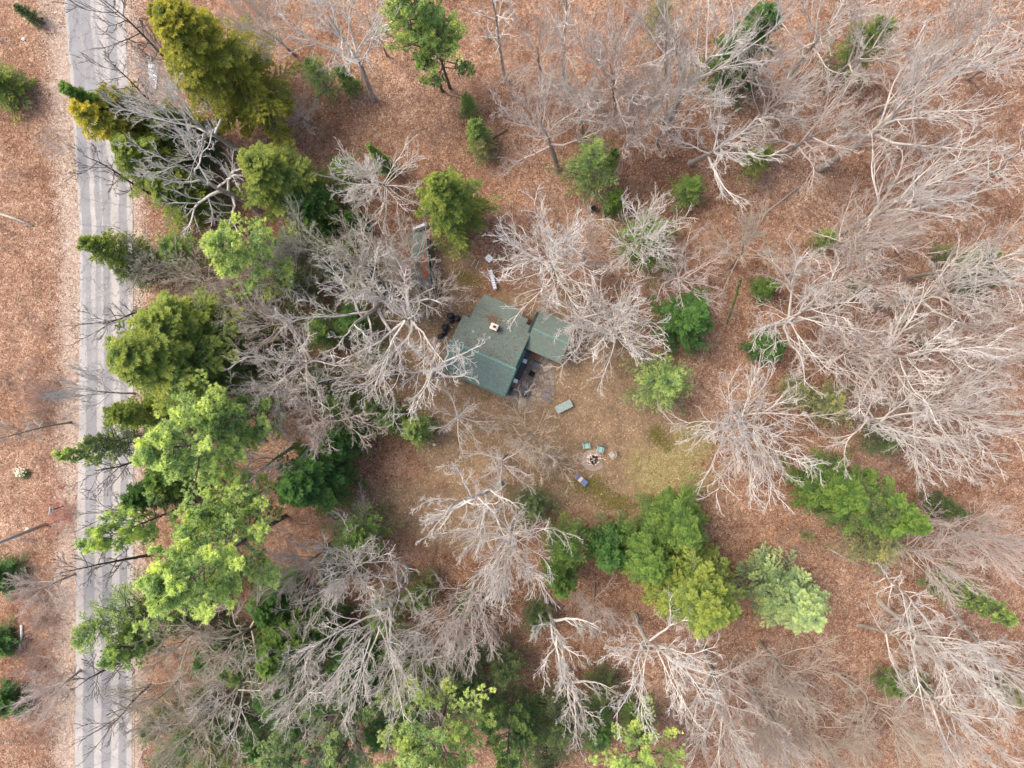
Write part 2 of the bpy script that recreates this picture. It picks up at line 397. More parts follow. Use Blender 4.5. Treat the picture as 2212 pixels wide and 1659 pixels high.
def hemlock_proto(seed, h, r, nb, n2, n3, lw=(.19, .070), bot=.08, prof=.62, upc=.05, lump=.35):
    g = np.random.default_rng(seed); i = np.arange(nb); t = (bot+(1-bot)*(i/nb)**.92)
    azm = i*2.39996+g.uniform(-.35, .35, nb)
    # lobes: some sectors and heights carry longer limbs
    lob = 1+lump*np.sin(azm*3+t*7+seed)*np.cos(t*11+seed*2)+g.uniform(-.30, .26, nb)
    L = (r*(1-t)**prof*lob*.95+.25)
    P = np.stack([g.normal(0, .05, nb), g.normal(0, .05, nb), t*h], 1)
    el = np.radians(5+35*t**2+g.uniform(-8, 8, nb)); D = np.stack([np.cos(azm)*np.cos(el), np.sin(azm)*np.cos(el), np.sin(el)], 1)
    K = 6; pts, dirs = walk(P, D, L, K, .07, upc, g, .30)
    rad = np.linspace(.045, .012, K+1)[None, :]*(L/r+.3)[:, None]
    tone1 = g.uniform(0, 1, nb)
    idx = np.repeat(np.arange(nb), n2); j = np.tile(np.arange(n2), nb); N = nb*n2
    tt = np.clip(.16+.84*(j+g.uniform(.2, .8, N))/n2, 0, .995); p, d = sample(pts, dirs, idx, tt)
    side = unit(np.cross(d, np.array([0, 0, 1.])))*np.where(j % 2, 1, -1)[:, None]
    a = np.radians(g.uniform(30, 60, N)); D2 = unit(d*np.cos(a)[:, None]+side*np.sin(a)[:, None]+g.normal(0, .12, (N, 3)))
    L2 = (.16+.42*L[idx]*(1-tt)**.7*g.uniform(.7, 1.2, N)); L2 = np.minimum(L2, .95)
    pts2, dirs2 = walk(p, D2, L2, 3, .10, -.03, g, .12)
    idx2 = np.repeat(np.arange(N), n3); j = np.tile(np.arange(n3), N); N3 = N*n3
    t3 = np.clip((j+g.uniform(0, 1, N3))/n3, 0, .995); p3, d3 = sample(pts2, dirs2, idx2, t3)
    side = unit(np.cross(d3, np.array([0, 0, 1.])))*np.where(j % 2, 1, -1)[:, None]
    a = np.radians(g.uniform(15, 60, N3)); D3 = unit(d3*np.cos(a)[:, None]+side*np.sin(a)[:, None]+g.normal(0, .2, (N3, 3)))
    L3 = lw[0]*g.uniform(.7, 1.4, N3); W3 = lw[1]*g.uniform(.7, 1.3, N3)
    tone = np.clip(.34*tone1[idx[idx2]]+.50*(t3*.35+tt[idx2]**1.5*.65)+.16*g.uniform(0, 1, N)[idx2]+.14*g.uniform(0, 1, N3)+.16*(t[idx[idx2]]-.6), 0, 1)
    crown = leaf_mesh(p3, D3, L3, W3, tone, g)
    tp = np.stack([np.zeros(9), np.zeros(9), np.linspace(0, h*.97, 9)], 1)[None]; trd = (np.linspace(1, .06, 9)*.013*h)[None]
    tv = join([tubes(tp, trd, 8), tubes(pts, rad, 4)])
    return mesh_np('trunk', tv[0], tv[1], M['bark_dark'], smooth=True), crown

def pine_proto(seed, h, r, nl=34, n2=8, n3=6, nn=14, bot=.42):
    g = np.random.default_rng(seed); i = np.arange(nl); t = bot+(1-bot)*(i/nl)**1.0*.97; azm = i*2.39996+g.uniform(-.6, .6, nl)
    u = (t-bot)/(1-bot); L = r*(1-u)**.55*(.45+.75*g.uniform(0, 1, nl)**.8)+.4
    L = np.where(g.uniform(0, 1, nl) < .12, L*1.25, L)
    el = np.radians(8+45*u**1.5+g.uniform(-8, 12, nl)); P = np.stack([np.zeros(nl), np.zeros(nl), t*h], 1)
    D = np.stack([np.cos(azm)*np.cos(el), np.sin(azm)*np.cos(el), np.sin(el)], 1)
    pts, dirs = walk(P, D, L, 7, .09, .06, g, 0); rad = np.linspace(1, .25, 8)[None, :]*(.012*L+.02)[:, None]
    idx = np.repeat(np.arange(nl), n2); j = np.tile(np.arange(n2), nl); N = nl*n2
    tt = np.clip(.30+.70*(j+g.uniform(.1, .9, N))/n2, 0, .99); p, d = sample(pts, dirs, idx, tt)
    side = unit(np.cross(d, np.array([0, 0, 1.])))*np.where(j % 2, 1, -1)[:, None]
    a = np.radians(g.uniform(25, 60, N)); D2 = unit(d*np.cos(a)[:, None]+side*np.sin(a)[:, None]+np.array([0, 0, .15])+g.normal(0, .12, (N, 3)))
    L2 = np.clip(.30+.34*L[idx]*(1.1-tt)*g.uniform(.7, 1.2, N), .3, 1.6)
    pts2, dirs2 = walk(p, D2, L2, 3, .12, .08, g, 0); rad2 = np.linspace(.03, .012, 4)[None, :]*np.ones((N, 1))
    idx2 = np.repeat(np.arange(N), n3); j = np.tile(np.arange(n3), N); N3 = N*n3
    t3 = np.clip(.15+.85*(j+.5)/n3+g.uniform(-.1, .1, N3), 0, .995); c3, d3 = sample(pts2, dirs2, idx2, t3); c3 = c3+g.normal(0, .14, c3.shape)
    i4 = np.repeat(np.arange(N3), nn); N4 = N3*nn
    D4 = unit(d3[i4]*.55+g.normal(0, .7, (N4, 3))+np.array([0, 0, .45])); P4 = c3[i4]+g.normal(0, .03, (N4, 3))
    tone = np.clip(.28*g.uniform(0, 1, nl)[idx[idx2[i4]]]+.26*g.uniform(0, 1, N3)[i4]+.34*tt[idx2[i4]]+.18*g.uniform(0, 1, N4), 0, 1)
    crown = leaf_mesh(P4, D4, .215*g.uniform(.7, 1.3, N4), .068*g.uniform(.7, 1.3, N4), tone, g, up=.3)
    tp = np.stack([np.zeros(9), np.zeros(9), np.linspace(0, h*.96, 9)], 1)[None]; trd = (np.linspace(1, .08, 9)*.0125*h)[None]
    tv = join([tubes(tp, trd, 8), tubes(pts, rad, 5), tubes(pts2, rad2, 3)])
    return mesh_np('trunk', tv[0], tv[1], M['bark_dark'], smooth=True), crown

CON = {
    'hem': [hemlock_proto(s, 15, 4.5, 150, 18, 34) for s in (61, 62, 63)],
    'small': [hemlock_proto(s, 6, 2.2, 80, 12, 16, (.17, .07), .05, .55) for s in (71, 72, 73)],
    'spire': [hemlock_proto(s, 14, 1.9, 140, 12, 16, (.18, .075), .05, .85, .1, .15) for s in (81,)],
    'loose': [hemlock_proto(s, 8, 3.0, 62, 12, 14, (.17, .05), .12, .5, .1, .5) for s in (85, 86)],
    'pine': [pine_proto(s, 20, 5.5, 50, 10, 7, 26) for s in (91, 92, 93)],
    'pinelet': [pine_proto(s, 15, 3.2, 36, 8, 6, 24, .30) for s in (95, 96)],
}
CREF = {'hem': (4.5, 15), 'small': (2.2, 6), 'spire': (1.9, 14), 'loose': (3.0, 8), 'pine': (5.5, 20), 'pinelet': (3.2, 15)}
FC = dict(Y=(.275, .315, .062), y=(.215, .300, .078), G=(.145, .260, .068), g=(.215, .330, .115), L=(.420, .565, .225), l=(.310, .455, .175),
          D=(.085, .195, .056), d=(.125, .190, .080), B=(.290, .420, .215), Z=(.43, .45, .085), F=(.240, .280, .13))
def conifer(kind, tx, ty, h, r, col, label, base=None, name='evergreen_tree', cat='evergreen tree', group=None):
    top = at(tx, ty, h*dict(pine=.70, pinelet=.76, loose=.60, small=.80).get(kind, .95)); b = at(*base, 0) if base else Vector((top.x, top.y, 0)); ax = top-b
    q = Vector((0, 0, 1)).rotation_difference(ax.normalized())
    if q.angle > R(14): q = Quaternion(q.axis, R(14))
    t = thing(name, label, cat, (b.x, b.y, -.03), 0, group); t.rotation_mode = 'QUATERNION'
    t.rotation_quaternion = q @ Quaternion((0, 0, 1), random.uniform(0, 6.28))
    R0, H0 = CREF[kind]; t.scale = (r/R0, r/R0, h/H0); tm, cm = random.choice(CON[kind])
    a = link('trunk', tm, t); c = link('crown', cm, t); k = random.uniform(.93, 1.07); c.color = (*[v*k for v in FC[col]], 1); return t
# ================================================================== SETTING
# ground ----------------------------------------------------------
def axis_grid(lo, hi, step, far):
    a = list(np.arange(lo, hi+1e-6, step)); x = hi; s = step
    while x < far: s *= 1.6; x += s; a.append(x)
    x = lo; s = step
    while x > -far: s *= 1.6; x -= s; a.insert(0, x)
    return np.array(a)
gx = axis_grid(-62, 62, .8, 500); gy = axis_grid(-48, 48, .8, 500)
X, Y = np.meshgrid(gx, gy); nx_, ny_ = len(gx), len(gy)
def px_of(X, Y):                                   # world ground point -> 2212 px view
    inv = CQ.inverted().to_matrix(); d = np.stack([X, Y, np.full_like(X, -H)], -1) @ np.array(inv).T
    return 1106+d[..., 0]/-d[..., 2]*FPX, 829.5-d[..., 1]/-d[..., 2]*FPX
U, Vv = px_of(X, Y)
def ell(cx, cy, rx, ry, rot=0, soft=.35):
    c, s = math.cos(R(rot)), math.sin(R(rot)); dx, dy = U-cx, Vv-cy
    q = np.hypot((dx*c+dy*s)/rx, (-dx*s+dy*c)/ry); return np.clip((1+soft-q)/(2*soft), 0, 1)
dirt = np.zeros_like(X)
for e in ((1120, 830, 280, 210, 0), (960, 600, 90, 80, 20), (980, 980, 90, 70, 20), (1010, 1110, 150, 80, -10), (1330, 900, 190, 120, 30), (1300, 1000, 190, 110, 20), (820, 1090, 130, 45, -15), (1230, 1010, 120, 90, 0), (900, 700, 90, 90, 0)):
    dirt = np.maximum(dirt, ell(*e))
grass = np.zeros_like(X)
for e in ((1445, 1030, 95, 68, 15), (1495, 960, 50, 50, 0)): grass = np.maximum(grass, ell(*e, .6))
moss = np.zeros_like(X)
for e in ((1425, 945, 40, 26, 40), (1275, 1052, 60, 26, 10), (1330, 1085, 70, 20, 10), (925, 650, 30, 70, 40), (1010, 600, 35, 20, 20), (1430, 1085, 50, 18, 0)): moss = np.maximum(moss, ell(*e, .6)*.75)
edge = np.interp(Vv, [0, 300, 500, 900, 1200, 1659], [139, 161, 172, 171, 165, 161]); edr = np.interp(Vv, [0, 350, 500, 900, 1659], [268, 284, 288, 289, 285])
verge = np.clip(1.15-(edge-U)/75, 0, 1)*(U < edge+40)*.95+np.clip(1.1-(U-edr)/55, 0, 1)*(U > edr-60)*(U < edr+80)*.85
far_ = (np.abs(X) > 62) | (np.abs(Y) > 48); 
verge[far_] = 0
Z = .06*np.sin(X*.7+1.3*np.sin(Y*.4))*np.cos(Y*.55+X*.2)
Z = np.where((U > edge-25) & (U < edr+25), np.minimum(Z*.2, 0.0)-.015, Z)
hx, hy = (at(1160, 800)).x, (at(1160, 800)).y
Z = Z*np.clip((np.hypot(X-hx, Y-hy)-8)/6, 0.0, 1)
ids = np.arange(nx_*ny_).reshape(ny_, nx_)
F = np.stack([ids[:-1, :-1], ids[:-1, 1:], ids[1:, 1:], ids[1:, :-1]], -1).reshape(-1, 4)
gm = mesh_np('ground', np.stack([X, Y, Z], -1).reshape(-1, 3), F, M['ground'], smooth=True)
ca = gm.attributes.new('zone', 'FLOAT_COLOR', 'POINT'); ca.data.foreach_set('color', np.stack([dirt, grass, verge, moss], -1).astype(np.float32).ravel())
link('ground', gm, kind='structure')

# road ------------------------------------------------------------
ys = np.arange(-260, 1931, 10.0); us = np.linspace(0, 1, 49)
el_ = np.interp(ys, [-260, 0, 300, 500, 900, 1200, 1930], [120, 139, 161, 172, 171, 165, 160]); er_ = np.interp(ys, [-260, 0, 350, 500, 900, 1930], [255, 268, 284, 288, 289, 283])
def road_sand(u, y):
    top = [(.0, .9), (.04, .8), (.07, .1), (.24, .1), (.26, .55), (.28, .1), (.43, .15), (.455, .7), (.49, .6), (.51, .25), (.54, .6), (.57, .8), (.67, .8), (.70, .1), (.82, .1), (.85, .9), (1, 1)]
    mid = [(.0, 1), (.04, .9), (.06, .1), (.21, .1), (.235, .9), (.30, .9), (.32, .1), (.40, .1), (.42, .6), (.44, .6), (.46, .1), (.57, .1), (.60, .9), (.72, .9), (.75, .1), (.88, .1), (.91, 1), (1, 1)]
    low = [(.0, 1), (.12, 1), (.145, .1), (.32, .1), (.345, .95), (.45, .95), (.475, .1), (.62, .15), (.65, .95), (.75, .95), (.775, .15), (.89, .2), (.92, 1), (1, 1)]
    f = lambda st: np.interp(u, [a for a, _ in st], [b for _, b in st])
    a = np.clip((y-150)/250, 0, 1); b = np.clip((y-500)/400, 0, 1)
    return (f(top)*(1-a)+f(mid)*a)*(1-b)+f(low)*b
rv = []; sv_ = []
for yi, a, b in zip(ys, el_, er_):
    for u in us:
        q = at(a+(b-a)*u, yi, .02); rv.append((q.x, q.y, .012+.05*math.sin(math.pi*u)))
        wv = 1.0 if yi < 450 else .35; uu = u+wv*(.016*math.sin(yi*.021+u*3)+.010*math.sin(yi*.07+u*9)+random.uniform(-.012, .012)); sv_.append(float(road_sand(np.array(uu), yi)))
ids = np.arange(len(rv)).reshape(len(ys), len(us)); F = np.stack([ids[1:, :-1], ids[1:, 1:], ids[:-1, 1:], ids[:-1, :-1]], -1).reshape(-1, 4)
rm = mesh_np('road', rv, F, M['road'], smooth=True); sa = rm.attributes.new('sand', 'FLOAT', 'POINT'); sa.data.foreach_set('value', np.array(sv_, np.float32))
link('road', rm, kind='structure')

# loose leaves lying on the ground: real blades that nobody could count
N = 210000
lx = rng.uniform(-54, 54, N); ly = rng.uniform(-42, 42, N)
U2, V2 = px_of(lx, ly); jit = rng.normal(0, 2.2, N); e1 = np.interp(V2, [0, 300, 500, 900, 1200, 1659], [139, 161, 172, 171, 165, 161])+1+jit; e2 = np.interp(V2, [0, 350, 500, 900, 1659], [268, 284, 288, 289, 285])-2+jit
clear = ((U2-1150)/330)**2+((V2-900)/270)**2 < 1
dens = .5+.28*np.sin(lx*.31+2*np.sin(ly*.23))+.28*np.sin(ly*.37+1.7*np.sin(lx*.29+1)); keep = (rng.uniform(0, 1, N) < np.clip(dens+.25, .2, 1)) & ~((U2 > e1) & (U2 < e2)) & ~(clear & (rng.uniform(0, 1, N) < .78))
onroad = (U2 > e1) & (U2 < e2) & (rng.uniform(0, 1, N) < .03); keep |= onroad
lx, ly = lx[keep], ly[keep]; N = len(lx); lz = .06*np.sin(lx*.7+1.3*np.sin(ly*.4))*np.cos(ly*.55+lx*.2)
lz = np.where(np.abs(lx-hx)+np.abs(ly-hy) < 16, .02, lz)+rng.uniform(.015, .06, N); lz[onroad[keep]] = .075
a = rng.uniform(0, 6.28, N); sz = rng.uniform(.03, .07, N); tl = rng.normal(0, .35, (N, 2))
def corner(du, dv):
    cx = du*np.cos(a)-dv*np.sin(a); cy = du*np.sin(a)+dv*np.cos(a); return np.stack([lx+cx*sz, ly+cy*sz, lz+(cx*tl[:, 0]+cy*tl[:, 1])*sz], 1)
V4 = np.stack([corner(-1.1, -.7), corner(1.3, -.2), corner(-.2, 1.0)], 1).reshape(-1, 3)
lo = link('leaf_litter', mesh_np('leaf_litter', V4, np.arange(3*N).reshape(-1, 3), M['litter'], np.repeat(rng.uniform(0, 1, N), 3)), kind='stuff')
lo['label'] = 'loose brown and cream fallen leaves scattered over the forest floor'; lo['category'] = 'fallen leaves'

# ================================================================== HOUSE
def z4(x, y, z=0.0): return src(1000+x*.27124, 550+y*.27124, z)
RZ = 4.3
A = z4(370, 1040, RZ); B = z4(945, 1290, RZ); hd = (B-A); hang = math.atan2(hd.y, hd.x); sc4 = hd.length/627.0
house = thing('cabin', 'small forest cabin with mossy green shingled roof and brick chimney', 'house', (A.x, A.y, 0), hang)
def course_strips(u0, u1, v0, v1, zf, ncourse, flip=False, mb=None):
    """overlapping shingle courses between v0 (high edge) and v1 (eave), each a thin tilted board"""
    mb = mb or MB(); dv = (v1-v0)/ncourse
    for i in range(ncourse):
        a, b = v0+dv*i, v0+dv*(i+1)+dv*.12; za, zb = zf(a)+.002, zf(b)+.045; n = len(mb.v)
        mb.v += [(u0, a, za-.05), (u1, a, za-.05), (u1, b, zb-.05), (u0, b, zb-.05), (u0, a, za), (u1, a, za), (u1, b, zb), (u0, b, zb)]
        fs = [(3, 2, 1, 0), (4, 5, 6, 7), (0, 1, 5, 4), (1, 2, 6, 5), (2, 3, 7, 6), (3, 0, 4, 7)]
        mb.f += [[n+q for q in (t if not flip else t[::-1])] for t in fs]
    return mb
zs = lambda v: RZ+.5*v
zn = lambda v: RZ-.32*v
m = course_strips(-.05, 6.45, 0, -2.72, zs, 16, True)
o = m.build('roof', M['roof'], house, 'stuff'); o['label'] = 'lower roof slope of even blue-green shingle courses'
m = course_strips(0, 6.30, 0, 2.60, zn, 15); course_strips(.70, 6.30, 2.60, 4.15, zn, 9, mb=m); course_strips(.80, 5.6, 4.15, 4.65, zn, 3, mb=m); course_strips(.90, 4.7, 4.65, 5.17, zn, 3, mb=m)
o = m.build('roof', M['roof_mossy'], house, 'stuff'); o['label'] = 'upper roof slope with brownish moss and fallen leaves'
zw1 = lambda v: 3.4-.30*(4.0-v); zw2 = lambda v: 3.4-.30*(v-4.0)
m = course_strips(6.31, 9.95, 4.0, 2.10, zw1, 11, True); course_strips(6.31, 9.95, 4.0, 5.9, zw2, 11, mb=m)
o = m.build('roof', M['roof_mossy'], house, 'stuff'); o['label'] = 'roof of the side wing beneath bare branches'
MB().box((3.2, 0, RZ+.035), (6.5, .22, .04)).build('ridge_cap', M['ridge'], house)
MB().box((8.13, 4.0, 3.45), (3.6, .2, .04)).build('ridge_cap', M['ridge'], house)
# pent roof along the patio gable
m = MB(); n = 0
m.v += [(6.30, -2.74, 2.86), (6.55, -2.78, 2.68), (6.60, 1.9, 2.68), (6.30, 1.9, 2.86), (6.30, -2.74, 2.92), (6.57, -2.78, 2.74), (6.62, 1.9, 2.74), (6.30, 1.9, 2.92)]
m.f += [[3, 2, 1, 0], [4, 5, 6, 7], [0, 1, 5, 4], [1, 2, 6, 5], [2, 3, 7, 6], [3, 0, 4, 7]]
o = m.build('pent_roof', M['trim'], house)
for (va, vb, u) in ((-2.72, 0, 6.5), (0, 4.1, 6.34)):
    zf = zs if va < 0 else zn; L = math.hypot(vb-va, zf(vb)-zf(va))
    MB().box((u, (va+vb)/2, (zf(va)+zf(vb))/2-.06), (.05, L, .18), 0, math.atan2(zf(vb)-zf(va), vb-va)).build('rake_board', M['trim'], house)
MB().box((3.2, -2.82, 2.88), (6.5, .10, .10)).build('gutter', M['trim'], house)
# walls
def profile(mb, prof, u0, u1):
    b = len(mb.v); n = len(prof); mb.v += [(u0, p[0], p[1]) for p in prof]+[(u1, p[0], p[1]) for p in prof]
    mb.f.append([b+i for i in range(n)]); mb.f.append([b+n+i for i in range(n)][::-1])
    for i in range(n): mb.f.append([b+i, b+n+i, b+n+(i+1) % n, b+(i+1) % n])
m = MB(); profile(m, [(-2.35, 0), (-2.35, zs(-2.35)-.06), (0, RZ-.06), (2.4, zn(2.4)-.06), (2.4, 0)], .35, 6.05)
m.build('wall', M['wall'], house)
m = MB(); profile(m, [(2.405, 0), (2.405, zn(2.4)-.06), (4.0, zn(4.0)-.06), (4.0, 0)], 1.0, 6.05); m.build('wall', M['wall'], house)
m = MB(); profile(m, [(4.005, 0), (4.005, zn(4.0)-.06), (4.9, zn(4.9)-.06), (4.9, 0)], 1.1, 4.1); m.build('wall', M['wall'], house)
m = MB(); profile(m, [(2.4, 0), (2.4, zw1(2.4)-.06), (4.0, 3.34), (5.6, zw2(5.6)-.06), (5.6, 0)], 6.055, 9.4); m.build('wall', M['wall'], house)
d = MB().box((6.08, .6, 1.05), (.06, .9, 2.1)).build('door', M['trim'], house); MB().box((6.14, .95, 1.0), (.05, .04, .12)).build('handle', M['greyframe'], d)
for (u, v, sx, sy) in ((6.08, -1.1, .05, 1.2), (2.0, -2.38, 1.0, .05), (4.4, -2.38, 1.0, .05)):
    f = MB().box((u, v, 1.5), (sx+.06*(sx > .1), sy+.06*(sy > .1), 1.0)).build('window', M['trim'], house)
    MB().box((u+(.03 if sx < .1 else 0), v-(.03 if sy < .1 else 0), 1.5), (sx if sx < .1 else sx-.12, sy if sy < .1 else sy-.12, .86)).build('pane', M['glass'], f)
# chimney of laid bricks

cu, cv = 3.12, 2.72; core = MB().box((cu, cv, 3.95), (.54, .42, 1.20)).build('chimney', M['cap'], house)
bme = MB().box((0, 0, 0), (.21, .10, .065)).mesh('brick', M['brick'])
for c in range(9):
    zc = 3.62+c*.078
    for (dx, dy, rz) in ((-.16, -.24, 0), (.09, -.24, 0), (-.09, .24, 0), (.16, .24, 0), (-.30, -.1, 1.5708), (-.30, .14, 1.5708), (.30, -.14, 1.5708), (.30, .1, 1.5708)):
        if c % 2: dx, dy = (-dx if rz == 0 else dx), (-dy if rz else dy)
        b = link('brick', bme, core); b.location = (cu+dx, cv+dy, zc); b.rotation_euler = (0, 0, rz)
MB().box((cu, cv, 4.42), (.70, .56, .11), 0).build('chimney_cap', M['cap'], house, bevel=.015)
m = MB().box((cu+.05, cv+.02, 4.53), (.30, .26, .11)); m.build('flue', M['brick'], house)
MB().box((cu+.05, cv+.02, 4.592), (.20, .17, .012)).build('flue_shade_plate', M['black_and_hole_shade'], house)  # flat black plate on the closed flue, painted as the dark inside
MB().box((3.09, 1.67, zn(1.67)+.06), (.24, .24, .14)).build('roof_vent', M['greyframe'], house, bevel=.02)
MB().box((1.5, 1.6, zn(1.6)+.05), (.26, .22, .12)).build('roof_vent', M['greyframe'], house, bevel=.02)
# leaves lying on the roofs
m = MB(); q = random.Random(3)
for i in range(420):
    u, v = (q.uniform(.2, 6.1), q.uniform(.1, 4.0)) if i % 3 else (q.gauss(2.7, .45), q.gauss(3.3, .3))
    if u < .8 and v > 2.5: continue
    m.box((u, v, zn(v)+.05), (.09, .06, .008), q.uniform(0, 3), -.31)
m.build('fallen_leaves', M['litter'], house, 'stuff')

# shed --------------------------------------------------------------
def z3(x, y, z=0.0): return src(960+x*.1085, 540+y*.1085, z)
sh_a, sh_b = z3(540, 260, 2.5), z3(660, 1480, 2.5); sd_ = sh_b-sh_a; sl = sd_.length
shed = thing('shed', 'long narrow shed with leaf strewn green roof beneath bare branches left of the cabin', 'shed', (*((sh_a+sh_b)/2).xy, 0), math.atan2(sd_.y, sd_.x))
zr = lambda v: 2.55-.30*abs(v)
m = course_strips(-sl/2, sl/2, 0, -.78, zr, 5, True); course_strips(-sl/2, sl/2, 0, .78, zr, 5, mb=m); m.build('roof', M['roof'], shed, 'stuff')
MB().box((0, 0, 2.58), (sl, .16, .03)).build('ridge_cap', M['trim'], shed)
MB().box((0, 0, 1.13), (sl-.3, 1.3, 2.26)).build('wall', M['wall'], shed)
MB().box((sl/2-.12, 0, .95), (.06, .75, 1.8)).build('door', M['trim'], shed)
m = MB(); q = random.Random(5)
for i in range(240):
    u = q.choice((q.gauss(.1, .45), q.gauss(1.1, .4), q.uniform(-2, 2))); v = q.gauss(.25, .3)
    if abs(v) > .72 or abs(u) > sl/2-.1: continue
    m.box((u, v, zr(v)+.045), (.11, .07, .008), q.uniform(0, 3), -.3 if v > 0 else .3)
m.build('fallen_leaves', M['redleaf'], shed, 'stuff')
tp = z3(610, 235, 0); tarp = thing('tarp', 'crumpled white tarp at the far end of the narrow green-roofed shed', 'tarp', (tp.x+.0, tp.y+.35, 0), .4)
m = MB(); q = random.Random(4)
for i in range(9):
    for j in range(5): m.v.append(((i-4)*.19, (j-2)*.12+q.uniform(-.04, .04), .72+q.uniform(-.09, .09)-(.5 if j in (0, 4) else 0)-(.3 if i in (0, 8) else 0)))
m.f = [[i*5+j, (i+1)*5+j, (i+1)*5+j+1, i*5+j+1] for i in range(8) for j in range(4)]; m.build('sheet', M['white'], tarp)
m = MB(); 
for i in range(3): m.box(((i-1)*.4, 0, .28), (.34, .42, .56))
m.build('covered_pile', M['greyframe'], tarp)
# ================================================================== PATIO
def z5(x, y, z=0.0): return src(1200+x*.0964, 840+y*.0964, z)
poly = [(430, 1380), (560, 980), (700, 640), (850, 330), (1260, 430), (1420, 760), (1430, 1000), (1350, 1260), (1210, 1520), (1130, 1760), (930, 1760), (640, 1620)]
pw = [z5(*p) for p in poly]; pc = sum(pw, Vector())/len(pw)
patio = MB().prism([(p.x-pc.x, p.y-pc.y) for p in pw][::-1], -.02, .012).build('patio', M['grit'], None, 'structure'); patio.location = (pc.x, pc.y, 0)
def clip(pl, nx, ny, c):
    out = []
    for i in range(len(pl)):
        a, b = pl[i], pl[(i+1) % len(pl)]; da, db = nx*a[0]+ny*a[1]-c, nx*b[0]+ny*b[1]-c
        if da <= 0: out.append(a)
        if (da < 0) != (db < 0) and abs(da-db) > 1e-9: t = da/(da-db); out.append((a[0]+(b[0]-a[0])*t, a[1]+(b[1]-a[1])*t))
    return out
q = random.Random(12); lp = [(p.x-pc.x, p.y-pc.y) for p in pw]
xs = [p[0] for p in lp]; ysl = [p[1] for p in lp]
def inside(x, y):
    c = False
    for i in range(len(lp)):
        a, b = lp[i], lp[i-1]
        if (a[1] > y) != (b[1] > y) and x < (b[0]-a[0])*(y-a[1])/(b[1]-a[1])+a[0]: c = not c
    return c
seeds = []
tries = 0
while len(seeds) < 58 and tries < 6000:
    tries += 1; x, y = q.uniform(min(xs), max(xs)), q.uniform(min(ysl), max(ysl)); dmin = .42 if x > -.2 else .62
    if inside(x, y) and all(math.hypot(x-s[0], y-s[1]) > dmin for s in seeds): seeds.append((x, y))
area = sum(lp[i-1][0]*lp[i][1]-lp[i][0]*lp[i-1][1] for i in range(len(lp)))
for s in seeds:
    pl = [(s[0]-.75, s[1]-.75), (s[0]+.75, s[1]-.75), (s[0]+.75, s[1]+.75), (s[0]-.75, s[1]+.75)]
    for o_ in seeds:
        if o_ is s: continue
        nx, ny = o_[0]-s[0], o_[1]-s[1]; L = math.hypot(nx, ny)
        if L > 2.2: continue
        nx /= L; ny /= L; pl = clip(pl, nx, ny, nx*(s[0]+o_[0])/2+ny*(s[1]+o_[1])/2-.045)
    if len(pl) < 3: continue
    if s[1] < min(ysl)+1.3 and q.random() < .55: continue
    pl = [(p[0]+q.uniform(-.02, .02), p[1]+q.uniform(-.02, .02)) for p in pl]
    st = MB().prism(pl, .0, .035+q.uniform(0, .02), .04).build('flagstone', M[q.choice(['stone', 'stone', 'stone2', 'stone3'])], patio)


m = MB()
for i in range(420):
    x, y = q.uniform(min(xs), max(xs)), q.uniform(min(ysl), max(ysl))
    if inside(x, y) and (x > .1 or y < -1 or i % 4 == 0): m.box((x, y, .065), (.09, .055, .008), q.uniform(0, 3), q.uniform(-.2, .2))
o = m.build('fallen_leaves', M['leafdry'], patio, 'stuff')
GA = math.atan2((z5(780, 380)-z5(340, 1250)).y, (z5(780, 380)-z5(340, 1250)).x)    # direction of the gable wall
def legs(mb, w_, d_, h_, t=.03):
    for i in (-1, 1):
        for j in (-1, 1): mb.box((i*(w_/2-t), j*(d_/2-t), h_/2), (t, t, h_))
for (x, y, lab) in ((845, 432, 'square white side table at the far end of the dark patio sofa'), (612, 930, 'square white side table at the near end of the dark patio sofa')):
    p = z5(x, y, .45); t = thing('side_table', lab, 'side table', (p.x, p.y, .045), GA+.12, 'white side tables by the sofa')
    MB().box((0, 0, .43), (.40, .40, .035)).build('tabletop', M['white'], t, bevel=.008)
    for i in (-1, 1):
        for j in (-1, 1): MB().box((i*.16, j*.16, .206), (.035, .035, .412)).build('leg', M['white'], t)
p = z5(735, 690, .4); sofa = thing('outdoor_sofa', 'long charcoal outdoor sofa against the cabin wall on the patio', 'sofa', (p.x, p.y, .045), GA)
MB().box((0, 0, .36), (1.5, .66, .14)).build('seat', M['dark'], sofa, bevel=.03)
MB().box((0, .36, .50), (1.5, .12, .46)).build('backrest', M['darkframe'], sofa, bevel=.03)
for i in (-1, 1):
    MB().box((i*.79, .05, .36), (.07, .72, .34)).build('armrest', M['darkframe'], sofa, bevel=.015)
    for j in (-1, 1): MB().box((i*.72, j*.3, .145), (.05, .05, .29)).build('leg', M['darkframe'], sofa)
for (x, y, rz, lab, bk, cush) in ((1115, 535, -.35, 'grey cushioned patio armchair nearest the red-leaved plant', 1, 'slate'), (865, 1210, -.40, 'grey framed patio armchair with a black back standing alone on the flagstones', -1, 'slate')):
    p = z5(x, y, .4); t = thing('patio_chair', lab, 'chair', (p.x, p.y, .045), rz, 'patio armchairs')
    MB().box((0, .03, .38), (.54, .54, .12)).build('seat', M[cush], t, bevel=.02)
    MB().box((0, .34*bk, .55), (.56, .10, .44), 0, .12*-bk).build('backrest', M['darkframe'], t, bevel=.02)
    for i in (-1, 1):
        MB().box((i*.32, 0, .53), (.05, .72, .04)).build('armrest', M['greyframe'], t, bevel=.008)
        for j in (-1, 1): MB().box((i*.32, j*.33, .255), (.04, .04, .51)).build('leg', M['greyframe'], t)
    MB().box((0, -.36*bk, .30), (.60, .03, .06)).build('seat_rail', M['greyframe'], t)
